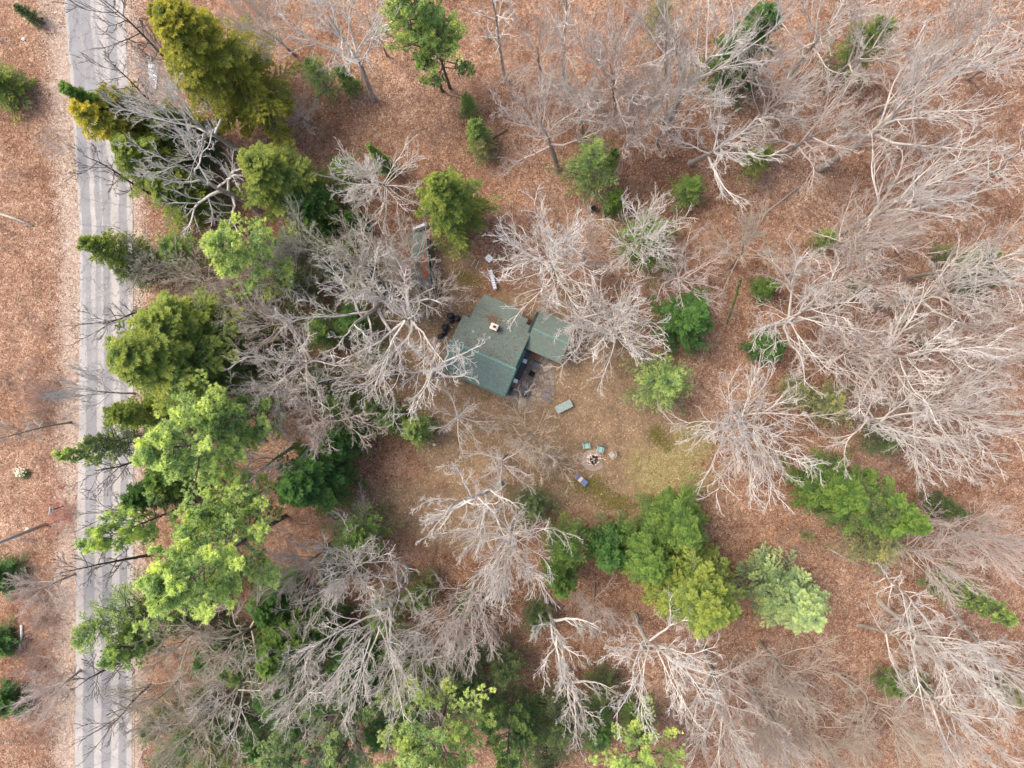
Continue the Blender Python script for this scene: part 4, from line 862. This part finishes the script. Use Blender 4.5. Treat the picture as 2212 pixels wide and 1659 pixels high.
# ================================================================== EVERGREENS  (kind, tip x, tip y, height, radius, colour, label[, base])
EV = [
 ('hem', 368, 42, 18.5, 5.3, 'Y', 'huge olive-yellow hemlock in the upper left, right of the road bend'),
 ('spire', 150, 196, 14, 1.9, 'G', 'narrow dark green spire whose pointed tip reaches over the road'),
 ('small', 215, 262, 13, 2.5, 'Z', 'bright yellow feathery cedar right behind the dark pointed spire'),
 ('small', 262, 228, 11, 2.6, 'Y', 'olive cedar half veiled by white branches above the bright yellow cedar'),
 ('hem', 262, 318, 11.5, 3.6, 'y', 'olive hemlock veiled by the white bare crowns in the upper left'),
 ('hem', 335, 395, 9, 3.2, 'y', 'low olive hemlock under the lower half of the white bare crown'),
 ('hem', 345, 255, 9, 3.0, 'd', 'dark green fir beneath the upper half of the white bare crown'),
 ('hem', 548, 352, 13, 4.2, 'y', 'green hemlock with yellow tip right of the big white bare crowns'),
 ('hem', 640, 430, 8, 3.0, 'D', 'dark green hemlock behind the yellow-tipped one, above the grey bare crown'),
 ('pinelet', 520, 545, 17, 3.3, 'L', 'single lime green star-shaped pine right of the road, above the large hemlock'),
 ('small', 222, 535, 11, 2.2, 'y', 'small olive green cedar standing over the road edge at mid height'),
 ('hem', 325, 695, 14, 4.6, 'y', 'top part of the double green hemlock beside the road'),
 ('hem', 275, 768, 17, 5.9, 'y', 'broad yellow-tipped green hemlock leaning over the road, largest on the left side'),
 ('hem', 440, 770, 10, 3.8, 'd', 'dark green hemlock in the shade right of the broad roadside hemlock'),
 ('small', 275, 895, 11, 2.3, 'y', 'olive hemlock top below the broad roadside hemlock'),
 ('pine', 432, 955, 20, 5.6, 'L', 'upper of the two big lime green pines beside the road'),
 ('pinelet', 500, 905, 17, 2.6, 'l', 'narrow lime pine arm at the right flank of the upper lime pine'),
 ('pine', 455, 1210, 22, 5.8, 'L', 'lower of the two big lime green pines beside the road'),
 ('pinelet', 258, 1150, 16, 2.5, 'L', 'lime pine crown reaching out over the road, left of the lower lime pine'),
 ('pinelet', 470, 1105, 17, 3.0, 'L', 'lime pine top between the two big lime pines'),
 ('pinelet', 180, 975, 12, 1.5, 'L', 'small lime tuft hanging across the road edge'),
 ('loose', 255, 950, 10, 2.4, 'd', 'thin dark green fir over the road behind the lime tuft'),
 ('small', 300, 1075, 8, 2.2, 'D', 'dark green fir under the road side of the lime pines'),
 ('small', 345, 1040, 7, 2.4, 'G', 'green understory fir between the two big lime pines'),
 ('hem', 625, 1060, 13, 3.7, 'D', 'deep green hemlock with a clean right edge against orange leaves'),
 ('small', 720, 960, 9, 2.0, 'D', 'deep green fir top above the deep green hemlock'),
 ('loose', 775, 1155, 7, 3.2, 'G', 'mid green fir beside the orange leaf bank above the round grey crown'),
 ('loose', 255, 1330, 12, 3.2, 'g', 'soft green fir under bare twigs below the lime pines, beside the road'),
 ('pinelet', 280, 1395, 12, 2.6, 'l', 'pale green pine under bare twigs over the road edge, lower left'),
 ('loose', 330, 1360, 9, 3.0, 'G', 'green fir behind the bare twigs at lower left'),
 ('hem', 575, 1440, 12, 3.4, 'G', 'dense green hemlock left of the grey bare crown near the bottom'),
 ('hem', 560, 1330, 8, 3.0, 'D', 'dark green hemlock in the shade under the lower lime pine'),
 ('small', 455, 1430, 7, 2.4, 'D', 'dark fir under bare twigs left of the dense green hemlock'),
 ('small', 660, 1390, 7, 2.6, 'D', 'dark green fir right of the dense green hemlock'),
 ('pine', 640, 1655, 18, 4.0, 'B', 'bluish green pine at the bottom edge, leftmost of the bottom pines'),
 ('pinelet', 730, 1640, 17, 2.8, 'B', 'bluish green pine top close beside the leftmost bottom pine'),
 ('pine', 935, 1625, 21, 5.4, 'L', 'large lime green pine at the bottom edge of the photo'),
 ('pinelet', 1095, 1640, 17, 2.1, 'l', 'small light green pine at the bottom edge right of the large lime pine'),
 ('pine', 1395, 1670, 16, 4.2, 'L', 'yellowish lime pine at the bottom edge, rightmost of the bottom pines'),
 ('small', 893, 932, 6, 1.6, 'g', 'small bright green fir beside orange leaves below the thick white limbs'),
 ('loose', 838, 905, 5, 2.0, 'G', 'low green fir left of the small bright fir'),
 ('loose', 1222, 1170, 9, 2.6, 'G', 'green fir right of the tall white bare crown below the yard'),
 ('small', 1215, 1262, 9, 1.8, 'G', 'slim green fir hanging down beside the tall white bare crown'),
 ('loose', 1150, 1090, 4, 2.2, 'd', 'dark green fir under bare branches above the tall white crown'),
 ('hem', 1545, 1330, 16, 4.6, 'y', 'broad yellow-green hemlock below the grassy clearing'),
 ('hem', 1495, 1160, 11, 3.1, 'G', 'dark green hemlock top pointing at the grassy clearing'),
 ('hem', 1415, 1235, 12, 3.2, 'G', 'green hemlock filling the left half of the broad hemlock clump'),
 ('small', 1320, 1200, 8, 2.3, 'D', 'low dark green fir at the left end of the hemlock clump'),
 ('hem', 1758, 1335, 11, 3.6, 'B', 'pale bluish green round pine right of the yellow-green hemlock'),
 ('pinelet', 1665, 1285, 9, 2.4, 'B', 'thin bluish green pine wing left of the pale round pine'),
 ('hem', 1985, 1135, 16, 3.3, 'G', 'long spreading green fir on the right below the largest bare crowns'),
 ('hem', 1860, 1085, 12, 3.0, 'G', 'green fir at the inner end of the long spreading fir'),
 ('hem', 1925, 1112, 14, 3.0, 'd', 'green fir in the middle of the long row on the right'),
 ('loose', 1890, 1170, 7, 3.0, 'F', 'olive fir low under the long spreading green fir'),
 ('small', 2065, 1105, 6, 1.2, 'd', 'little dark fir right of the long spreading green fir'),
 ('small', 2145, 1318, 11, 1.6, 'g', 'small bright green round fir near the right edge, lower half'),
 ('hem', 1512, 680, 10.5, 3.0, 'D', 'round deep green fir standing alone right of the cabin'),
 ('small', 1673, 750, 6, 1.6, 'D', 'small dark green fir beside the big bare crown right of the round fir'),
 ('loose', 1430, 825, 9, 3.3, 'g', 'soft light green fir at the upper edge of the clearing'),
 ('loose', 1275, 362, 11, 2.8, 'g', 'soft green round fir with a grey trunk on its left, above the cabin'),
 ('small', 1325, 338, 8, .9, 'g', 'small green side top right of the soft green round fir'),
 ('small', 1332, 425, 6, 1.1, 'G', 'little fir below the soft green round fir'),
 ('hem', 948, 395, 15.5, 3.3, 'y', 'rounded yellow-green hemlock just above the cabin yard'),
 ('pine', 905, 55, 18, 3.4, 'L', 'tall lime green pine at the top edge of the photo'),
 ('pinelet', 935, 75, 14, 2.8, 'l', 'green lower pine crown below the tall lime pine at the top'),
 ('loose', 690, 165, 7, 1.9, 'g', 'slender green fir on orange leaves in the upper left centre'),
 ('small', 740, 160, 5, 1.0, 'g', 'tiny green fir right of the slender green fir'),
 ('small', 1008, 215, 4, .9, 'g', 'tiny bright green sapling under the thin fallen stick, top centre'),
 ('small', 1028, 275, 6, 1.3, 'g', 'bright green sapling just left of the pink bare crown, top centre'),
 ('loose', 1040, 322, 4, 1.4, 'F', 'faint green sapling below the bright sapling, top centre'),
 ('small', 757, 470, 5, 1.1, 'D', 'small dark fir between the two round grey crowns above the cabin'),
 ('spire', 797, 315, 8, .9, 'g', 'thin bright green fir poking through the round white crown'),
 ('loose', 740, 370, 5, 2.0, 'G', 'green fir beneath the left side of the round white crown'),
 ('loose', 1865, 100, 9, 2.6, 'G', 'green fir behind bare branches in the upper right'),
 ('hem', 1660, 28, 13, 2.9, 'D', 'dark green fir at the top edge behind pale bare crowns'),
 ('loose', 1425, 40, 6, 1.7, 'F', 'faint olive fir at the top edge between pale bare crowns'),
 ('loose', 1488, 410, 5, 1.9, 'G', 'low green fir below the arching bare crown right of centre'),
 ('loose', 1637, 345, 5, 1.8, 'y', 'olive sapling inside the arching bare crown right of centre'),
 ('loose', 1395, 520, 6.5, 3.2, 'G', 'green fir beneath the round white bare crown right of the cabin top'),
 ('loose', 1785, 515, 4, 1.3, 'g', 'small green sapling beside the long diagonal grey trunk'),
 ('small', 1665, 618, 4, 1.2, 'G', 'small green fir over the left end of the big right bare crown'),
 ('small', 2140, 553, 5, 1.2, 'g', 'thin green fir above the horizontal trunk at the right edge'),
 ('small', 2155, 597, 7, 1.4, 'D', 'dark green fir below the horizontal trunk at the right edge'),
 ('loose', 1790, 872, 4.5, 2.6, 'F', 'pale olive sapling under bare branches between the two big right crowns'),
 ('loose', 1722, 845, 3.5, 2.0, 'F', 'faint green sapling left of the pale olive sapling'),
 ('loose', 1908, 950, 5, 2.0, 'd', 'dark green fir seen through the largest bare crown on the right'),
 ('loose', 1925, 1480, 4, 1.5, 'G', 'low green fir on leaves in the lower right corner area'),
 ('loose', 1745, 1158, 2.5, .7, 'F', 'tiny olive sapling on orange leaves right of the hemlock clump'),
 ('small', 770, 972, 1.5, .5, 'g', 'tiny bright green seedling on orange leaves left of the dirt drive'),
 ('loose', 930, 1245, 3, .9, 'F', 'small olive sapling left of the tall white bare crown'),
 ('small', -38, 165, 5, 2.3, 'y', 'olive hemlock cut by the left edge of the photo, near the top'),
 ('small', -22, 1255, 3.5, 2.0, 'D', 'dark green fir cut by the left edge below the utility pole'),
 ('small', -18, 1530, 3.5, 2.1, 'D', 'dark green fir cut by the left edge near the bottom'),
 ('small', -22, 1400, 3, 1.8, 'D', 'shaded fir at the left edge beside the white birch log'),
 ('small', 44, 20, 3, .8, 'd', 'tiny green fir left of the road in the top corner'),
 ('loose', 395, 545, 7, 2.6, 'G', 'green fir under bare twigs left of the lime star-shaped pine'),
 ('loose', 300, 590, 7, 2.2, 'd', 'grey-green fir under the bare twigs beside the small olive cedar'),
]
UG = [(600, 1480, 8, 3.2, 'D'), (520, 1430, 7, 2.8, 'G'), (750, 1420, 7, 3.0, 'D'), (900, 1540, 7, 3.0, 'D'), (1130, 1560, 7, 2.8, 'D'), (430, 1580, 7, 2.8, 'D'), (1000, 1500, 6, 2.6, 'D'), (700, 715, 6, 2.6, 'G'), (765, 690, 5, 2.4, 'D'), (800, 770, 5, 2.2, 'd'), (730, 875, 6, 2.4, 'G'), (690, 825, 6, 2.3, 'd'), (640, 620, 7, 2.6, 'd'), (720, 560, 7, 3.0, 'd'), (640, 540, 7, 2.6, 'd'), (560, 640, 6, 2.4, 'd'), (790, 600, 5, 2.0, 'd'), (670, 490, 6, 2.4, 'G'), (810, 880, 5, 2.0, 'd'),
      (640, 1560, 7, 2.8, 'D'), (860, 1400, 5, 2.2, 'd'), (905, 1290, 5, 2.0, 'G'), (880, 1480, 7, 2.8, 'G'), (770, 1500, 7, 3.0, 'D'), (700, 1500, 6, 2.6, 'D'), (380, 1630, 7, 2.6, 'D'), (345, 1560, 6, 2.4, 'd'), (460, 1650, 8, 2.4, 'G'), (1000, 1430, 7, 2.8, 'd'), (1090, 1440, 6, 2.4, 'd'), (1205, 1560, 7, 3.0, 'd'), (1290, 1570, 7, 2.6, 'D'), (1300, 1480, 5, 2.0, 'd'),
      (480, 1250, 6, 2.6, 'D'), (415, 1320, 6, 2.4, 'd'), (830, 1560, 8, 3.0, 'D'), (950, 1480, 5, 2.2, 'd'), (720, 1230, 6, 2.4, 'd'), (830, 1330, 6, 2.2, 'G'), (500, 1560, 6, 2.6, 'd'), (560, 1600, 7, 2.8, 'D'), (1180, 1640, 8, 2.6, 'd'), (440, 1520, 6, 2.2, 'd'), (1060, 1540, 6, 2.4, 'D'), (1380, 1560, 6, 2.2, 'G'), (800, 1440, 6, 2.4, 'D'), (700, 1330, 6, 2.4, 'd'), (1010, 1310, 5, 1.8, 'd'), (1160, 1330, 5, 2.0, 'd'), (560, 560, 6, 2.4, 'd'), (1990, 1480, 3, 1.4, 'F'), (2180, 1500, 4, 1.6, 'F'), (1850, 620, 3, 1.2, 'F'), (2040, 545, 3, 1.2, 'F')]
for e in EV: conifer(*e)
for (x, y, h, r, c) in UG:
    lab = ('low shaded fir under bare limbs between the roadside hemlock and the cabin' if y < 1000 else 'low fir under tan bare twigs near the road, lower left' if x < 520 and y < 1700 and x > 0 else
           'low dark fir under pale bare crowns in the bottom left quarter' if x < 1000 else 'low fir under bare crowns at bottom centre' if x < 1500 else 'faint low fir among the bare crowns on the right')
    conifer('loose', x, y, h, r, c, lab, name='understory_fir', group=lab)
# ================================================================== BARE TREES (kind, crown x, crown y, h, r, tint, label[, base])
BT = [
 ('hero', 400, 335, 16, 5.6, 'W', 'white thick-limbed bare tree left of the yellow-tipped hemlock', (560, 455)),
 ('spread', 352, 205, 17, 5.0, 'W', 'white bare tree whose trunk shows below the huge olive hemlock', (560, 350)),
 ('slim', 262, 62, 19, 2.4, 'K', 'tall dark slender trunk leaning across the top of the road', (432, 190)),
 ('slim', 318, -10, 18, 2.0, 'K', 'second dark slender trunk at the top edge right of the road', (430, 90)),
 ('slim', 258, 175, 15, 1.8, 'K', 'thin dark bare stem over the road above the pointed green spire', (390, 280)),
 ('fine', 565, 40, 15, 3.6, 'w', 'grey bare crown at the top edge right of the huge olive hemlock', (636, 118)),
 ('spread', 728, 20, 20, 5.0, 'W', 'tall grey tree at the top with a long straight trunk rooted in orange leaves', (806, 214)),
 ('slim', 812, 40, 15, 1.8, 'w', 'thin grey tree between the long straight trunk and the lime pine', (832, 115)),
 ('slim', 1058, -20, 18, 2.6, 'w', 'slim straight grey tree at the top edge, left of the upright trunk', (1092, 172)),
 ('slim', 1214, 10, 18, 2.8, 'w', 'upright grey tree at the top edge directly above the cabin', (1218, 190)),
 ('star', 1322, 120, 18, 5.2, 'P', 'pink-grey bare crown at top centre with its trunk foot below it', (1328, 248)),
 ('spread', 1430, 45, 18, 4.8, 'P', 'pale pink bare crown at the top edge right of centre', (1440, 170)),
 ('spread', 1540, 85, 19, 5.6, 'w', 'broad pale bare crown at the top, left of the dark green fir', (1440, 280)),
 ('fine', 1712, 185, 18, 4.2, 'w', 'brush-like pale bare crown leaning right below the dark green fir', (1605, 290)),
 ('spread', 1650, 120, 15, 3.6, 'P', 'pink bare crown directly below the dark green fir at the top', (1570, 225)),
 ('spread', 1812, 40, 17, 5.2, 'w', 'pale bare crown spreading over the green fir in the upper right'),
 ('spread', 1905, 75, 18, 4.2, 'w', 'pale bare crown at the upper right edge of the green fir'),
 ('spread', 1575, 305, 14, 5.2, 'W', 'arching pale bare crown right of centre with hanging outer boughs', (1492, 352)),
 ('spread', 2010, 215, 22, 6.6, 'w', 'wide bare crown of the long mottled diagonal trunk, upper right', (1690, 400)),
 ('spread', 2020, 425, 22, 6.4, 'w', 'bare crown of the lower diagonal grey trunk on the right', (1688, 555)),
 ('fine', 2080, 110, 21, 6.0, 'P', 'faint pinkish bare crown filling the upper right'),
 ('slim', 2180, 30, 17, 2.4, 'w', 'slim grey tree in the top right corner', (2105, 50)),
 ('slim', 2190, 330, 16, 2.6, 'w', 'slim upright grey tree at the right edge, upper half', (2165, 480)),
 ('slim', 2205, 95, 16, 2.2, 'w', 'grey trunk cut by the right edge near the top corner', (2150, 130)),
 ('star', 1192, 560, 14, 5.4, 'W', 'star-shaped pale bare crown right above the cabin wing', (1200, 600)),
 ('star', 1345, 705, 14, 4.6, 'W', 'white starburst bare crown between the cabin wing and the round dark fir', (1318, 735)),
 ('spread', 1262, 672, 13, 4.8, 'w', 'bare tree whose boughs lie over the cabin wing roof', (1262, 690)),
 ('star', 1390, 515, 11.5, 4.1, 'W', 'round bright white bare crown above right of the cabin'),
 ('spread', 1165, 265, 13, 5.3, 'P', 'pinkish bare crown above centre with trunk beside the soft green fir', (1216, 378)),
 ('star', 812, 362, 10, 4.7, 'W', 'round dense white bare crown left of the rounded yellow-green hemlock'),
 ('star', 735, 555, 13, 5.6, 'G', 'large round greenish grey bare crown left of the narrow shed'),
 ('fine', 650, 520, 11, 4.0, 'G', 'greenish grey bare crown just right of the lime star-shaped pine'),
 ('hero', 860, 730, 18, 6.8, 'w', 'thick pale-limbed bare tree leaning over the cabin roof', (915, 655)),
 ('hero', 940, 830, 15, 4.6, 'W', 'crooked white-limbed bare tree reaching over the lower cabin roof', (880, 790)),
 ('hero', 745, 668, 17, 6.4, 'w', 'pale bare tree with thick limbs reaching left from beside the shed', (850, 640)),
 ('spread', 640, 790, 14, 5.8, 'w', 'grey-white bare crown between the broad roadside hemlock and the cabin', (700, 770)),
 ('fine', 700, 900, 12, 5.0, 'P', 'pinkish grey bare crown above the deep green hemlock', (760, 880)),
 ('fine', 570, 690, 12, 3.8, 'P', 'pinkish bare crown touching the right side of the broad roadside hemlock'),
 ('fine', 410, 610, 9, 4.4, 'T', 'tan-grey low bare crown above the broad roadside hemlock'),
 ('fine', 320, 555, 9, 3.8, 'G', 'grey low bare crown right of the small olive cedar'),
 ('fine', 480, 640, 10, 3.6, 'P', 'pale bare crown below the lime star-shaped pine'),
 ('spread', 560, 1010, 13, 4.4, 'w', 'grey bare crown squeezed between the lime pine and the deep green hemlock', (640, 960)),
 ('shrub', 1150, 950, 7, 4.6, 'T', 'tan many-stemmed bare bush below the patio'),
 ('shrub', 1190, 1000, 5, 3.0, 'T', 'low tan bare bush left of the fire pit'),
 ('hero', 1000, 1085, 15, 5.4, 'W', 'sparse white bare tree with crooked limbs over the dirt drive', (1085, 1040)),
 ('spread', 1085, 1010, 9, 3.4, 'w', 'small grey bare tree above the crooked white one', (1090, 980)),
 ('star', 1085, 1250, 18, 5.6, 'w', 'tall feathery white-grey bare crown at bottom centre', (1115, 1110)),
 ('fine', 1000, 1340, 15, 4.4, 'P', 'pinkish bare crown at the lower left of the feathery crown', (1030, 1240)),
 ('star', 735, 1270, 14, 5.4, 'w', 'round dense grey-white bare crown right of the lower lime pine'),
 ('spread', 790, 1430, 20, 5.2, 'w', 'bare tree with a long thick grey trunk rising from its foot in the leaves', (880, 1205)),
 ('spread', 880, 1450, 15, 4.2, 'w', 'bare tree with twin stems right of the long thick grey trunk', (912, 1330)),
 ('hero', 870, 1300, 13, 3.6, 'w', 'crooked small bare tree above the twin-stemmed one', (890, 1240)),
 ('spread', 500, 1395, 15, 5.2, 'T', 'tan bare crown spreading left under the lower lime pine', (590, 1335)),
 ('spread', 375, 1395, 13, 5.0, 'T', 'tan bare crown hanging over the road below the lime pines', (480, 1320)),
 ('hero', 620, 1555, 15, 4.2, 'W', 'white bare limbs fanning down to the left near the bottom edge', (735, 1430)),
 ('fine', 410, 1590, 14, 5.2, 'T', 'tan bare crown at the bottom left beside the road'),
 ('fine', 330, 1520, 12, 4.2, 'T', 'tan-grey bare crown over the road edge near the bottom'),
 ('hero', 1185, 1430, 17, 4.4, 'W', 'broken-topped bare tree with stark white limbs at bottom centre', (1180, 1300)),
 ('hero', 1230, 1540, 14, 4.2, 'w', 'crooked bare tree below the broken-topped one', (1215, 1440)),
 ('spread', 1445, 1450, 16, 5.6, 'W', 'wide whitish bare crown below the broad yellow-green hemlock', (1370, 1330)),
 ('fine', 1290, 1330, 9, 2.8, 'P', 'small pinkish bare crown left of the broad hemlock', (1285, 1260)),
 ('spread', 1560, 1510, 16, 5.0, 'P', 'pinkish bare crown right of the wide whitish one near the bottom', (1520, 1400)),
 ('spread', 1590, 1620, 18, 4.6, 'w', 'bare crown at the bottom edge right of the yellowish lime pine', (1530, 1440)),
 ('fine', 1730, 1490, 16, 4.6, 'T', 'brush-like tan bare tree with twin dark stems, lower right', (1640, 1385)),
 ('star', 1625, 930, 16, 6.4, 'w', 'great fan-shaped pinkish white crown right of the clearing', (1590, 885)),
 ('spread', 1770, 680, 17, 6.0, 'w', 'wide bare crown right of the round dark fir', (1650, 705)),
 ('fine', 1840, 605, 17, 4.8, 'P', 'pinkish bare crown above the wide crown on the right'),
 ('spread', 1720, 600, 12, 3.6, 'P', 'small pinkish bare crown beside the diagonal grey trunk foot'),
 ('spread', 2010, 770, 20, 6.6, 'W', 'largest white-veined bare crown on the right side', (1830, 785)),
 ('spread', 1960, 940, 19, 6.0, 'w', 'broad bare crown above the long spreading green fir', (1800, 880)),
 ('fine', 2110, 900, 20, 6.0, 'w', 'bare crown at the right edge at mid height', (1900, 870)),
 ('fine', 2150, 720, 20, 5.6, 'P', 'faint pink bare crown at the right edge beyond the largest crown'),
 ('slim', 2120, 580, 19, 3.0, 'w', 'long horizontal grey trunk running to the right edge', (1960, 600)),
 ('spread', 2185, 560, 18, 3.6, 'w', 'pale bare crown at the right edge beside the thin green fir'),
 ('fine', 1610, 530, 11, 4.2, 'T', 'tan bare crown above the round dark fir', (1580, 580)),
 ('fine', 2040, 1215, 15, 3.8, 'P', 'pinkish bare crown right below the long spreading green fir', (1880, 1150)),
 ('slim', 1955, 1310, 18, 2.4, 'w', 'slim mossy trunk slanting down right below the green firs', (1880, 1205)),
 ('spread', 2050, 1430, 19, 5.0, 'W', 'white birch-like bare crown in the lower right', (1900, 1300)),
 ('spread', 1990, 1400, 16, 3.8, 'w', 'bare crown left of the white birch-like one', (1855, 1350)),
 ('fine', 1935, 1600, 17, 4.8, 'T', 'tan bare crown near the bottom edge with a long slanting trunk', (1815, 1460)),
 ('spread', 2090, 1590, 19, 5.4, 'w', 'bare crown in the bottom right corner', (1950, 1450)),
 ('spread', 2190, 1480, 19, 4.2, 'w', 'bare crown at the right edge below the small bright fir', (2080, 1290)),
 ('fine', 1800, 1640, 15, 4.2, 'T', 'tan bare crown cut by the bottom edge, right of the pinkish ones', (1740, 1520)),
 ('fine', 1700, 1610, 14, 3.6, 'T', 'low tan bare crown at the bottom edge between two pinkish crowns'),
 ('slim', 222, 1015, 12, 2.2, 'K', 'dark bare stems jutting over the road left of the upper lime pine', (325, 990)),
 ('slim', 235, 1098, 12, 2.0, 'K', 'dark bare stem over the road above the reaching lime crown', (330, 1085)),
 ('slim', 205, 1215, 13, 2.4, 'K', 'dark bare stem over the road just below the reaching lime crown', (320, 1200)),
 ('slim', 222, 1455, 13, 2.4, 'K', 'dark bare stem across the road near the bottom', (320, 1400)),
 ('slim', 232, 1560, 13, 2.0, 'K', 'lowest dark bare stem across the road', (310, 1490)),
 ('slim', 228, 375, 13, 2.2, 'K', 'dark bare stem over the road beside the white bare crown', (350, 430)),
 ('slim', 225, 690, 13, 2.0, 'K', 'dark bare stem over the road above the broad roadside hemlock', (330, 665)),
 ('fine', 168, 832, 12, 2.6, 'B', 'bluish white bare treetop fanning across the road', (290, 850)),
 ('fine', 82, 1275, 7, 3.2, 'P', 'low pinkish grey bare tree on the left verge below the sign'),
 ('fine', 95, 1500, 7, 3.6, 'P', 'low pinkish grey bare tree on the left verge near the bottom'),
 ('shrub', 105, 300, 4, 2.0, 'P', 'faint bare shrub on the left verge across from the pointed spire'),
 ('slim', 5, 930, 12, 1.8, 'G', 'grey bare stem reaching in from the left edge'),
 ('fine', 870, 545, 10, 3.4, 'P', 'pinkish bare crown spread over the narrow shed'),
 ('fine', 940, 640, 8, 3.0, 'P', 'pinkish twiggy crown between the shed and the cabin'),
 ('spread', 1000, 905, 9, 3.2, 'w', 'small bare tree at the lower left corner of the cabin', (960, 900)),
 ('fine', 760, 1130, 5, 3.0, 'P', 'reddish low bare tree on orange leaves right of the deep green hemlock'),
 ('fine', 640, 240, 5, 2.4, 'P', 'low bare sapling on orange leaves right of the huge olive hemlock'),

 ('fine', 1165, 110, 15, 4.2, 'P', 'faint pinkish bare crown between the slim trunks at top centre', (1170, 190)),
 ('spread', 1262, 205, 15, 4.4, 'w', 'pale bare crown left of the pink-grey one at top centre', (1262, 300)),
 ('fine', 1465, 200, 16, 4.4, 'w', 'pale bare crown right of the pinkish ones, above the arching crown', (1420, 310)),
 ('fine', 1270, 530, 10, 3.4, 'P', 'small pinkish bare crown between the star-shaped and the round white crowns'),
 ('spread', 1480, 590, 11, 3.8, 'P', 'faint pinkish bare crown just above the round dark fir'),
 ('spread', 1820, 250, 19, 5.0, 'P', 'pinkish bare crown left of the mottled trunk crown', (1660, 350)),
 ('spread', 2090, 640, 20, 5.4, 'w', 'pale bare crown below the horizontal trunk on the right', (1880, 660)),
 ('fine', 600, 850, 12, 4.6, 'w', 'grey-white bare crown touching the shade of the broad roadside hemlock', (660, 840)),
 ('fine', 590, 600, 11, 3.8, 'w', 'pale bare crown right below the star-shaped lime pine'),
 ('spread', 800, 800, 13, 4.6, 'w', 'pale bare crown between the cabin and the low firs', (840, 800)),
 ('spread', 795, 600, 13, 4.4, 'W', 'white bare crown touching the lower end of the narrow shed', (850, 610)),
 ('fine', 640, 1230, 12, 3.8, 'P', 'pinkish bare crown at the right side of the lower lime pine'),
 ('fine', 650, 1440, 13, 4.2, 'w', 'pale bare crown over the dark green firs at lower left', (720, 1370)),
 ('fine', 950, 1400, 14, 4.2, 'w', 'pale bare crown between the twin stems and the feathery crown', (980, 1300)),
 ('spread', 700, 1600, 16, 4.2, 'w', 'pale bare crown above the bluish pines at the bottom', (780, 1440)),
 ('spread', 490, 1500, 13, 4.4, 'w', 'pale bare crown left of the fanning white limbs near the bottom', (560, 1430)),
 ('fine', 350, 130, 12, 3.2, 'w', 'pale twiggy crown between the dark slender trunk and the huge olive hemlock', (430, 210)),
 ('star', 1900, 490, 19, 4.2, 'P', 'pinkish bare crown between the two long diagonal trunks on the right'),
 ('star', 1870, 770, 17, 4.6, 'P', 'pinkish bare crown joining the wide and the largest right crowns'),
 ('star', 1385, 225, 14, 4.2, 'P', 'pinkish starburst crown below the pink-grey one at top centre'),
 ('star', 2160, 1180, 18, 3.6, 'P', 'faint pinkish bare crown at the right edge below the green firs'),
 ('star', 1680, 1570, 15, 4.2, 'P', 'pinkish starburst crown left of the brush-like twin-stemmed tree'),
]
for e in BT: bare_tree(*e[:7], base=e[7] if len(e) > 7 else None)
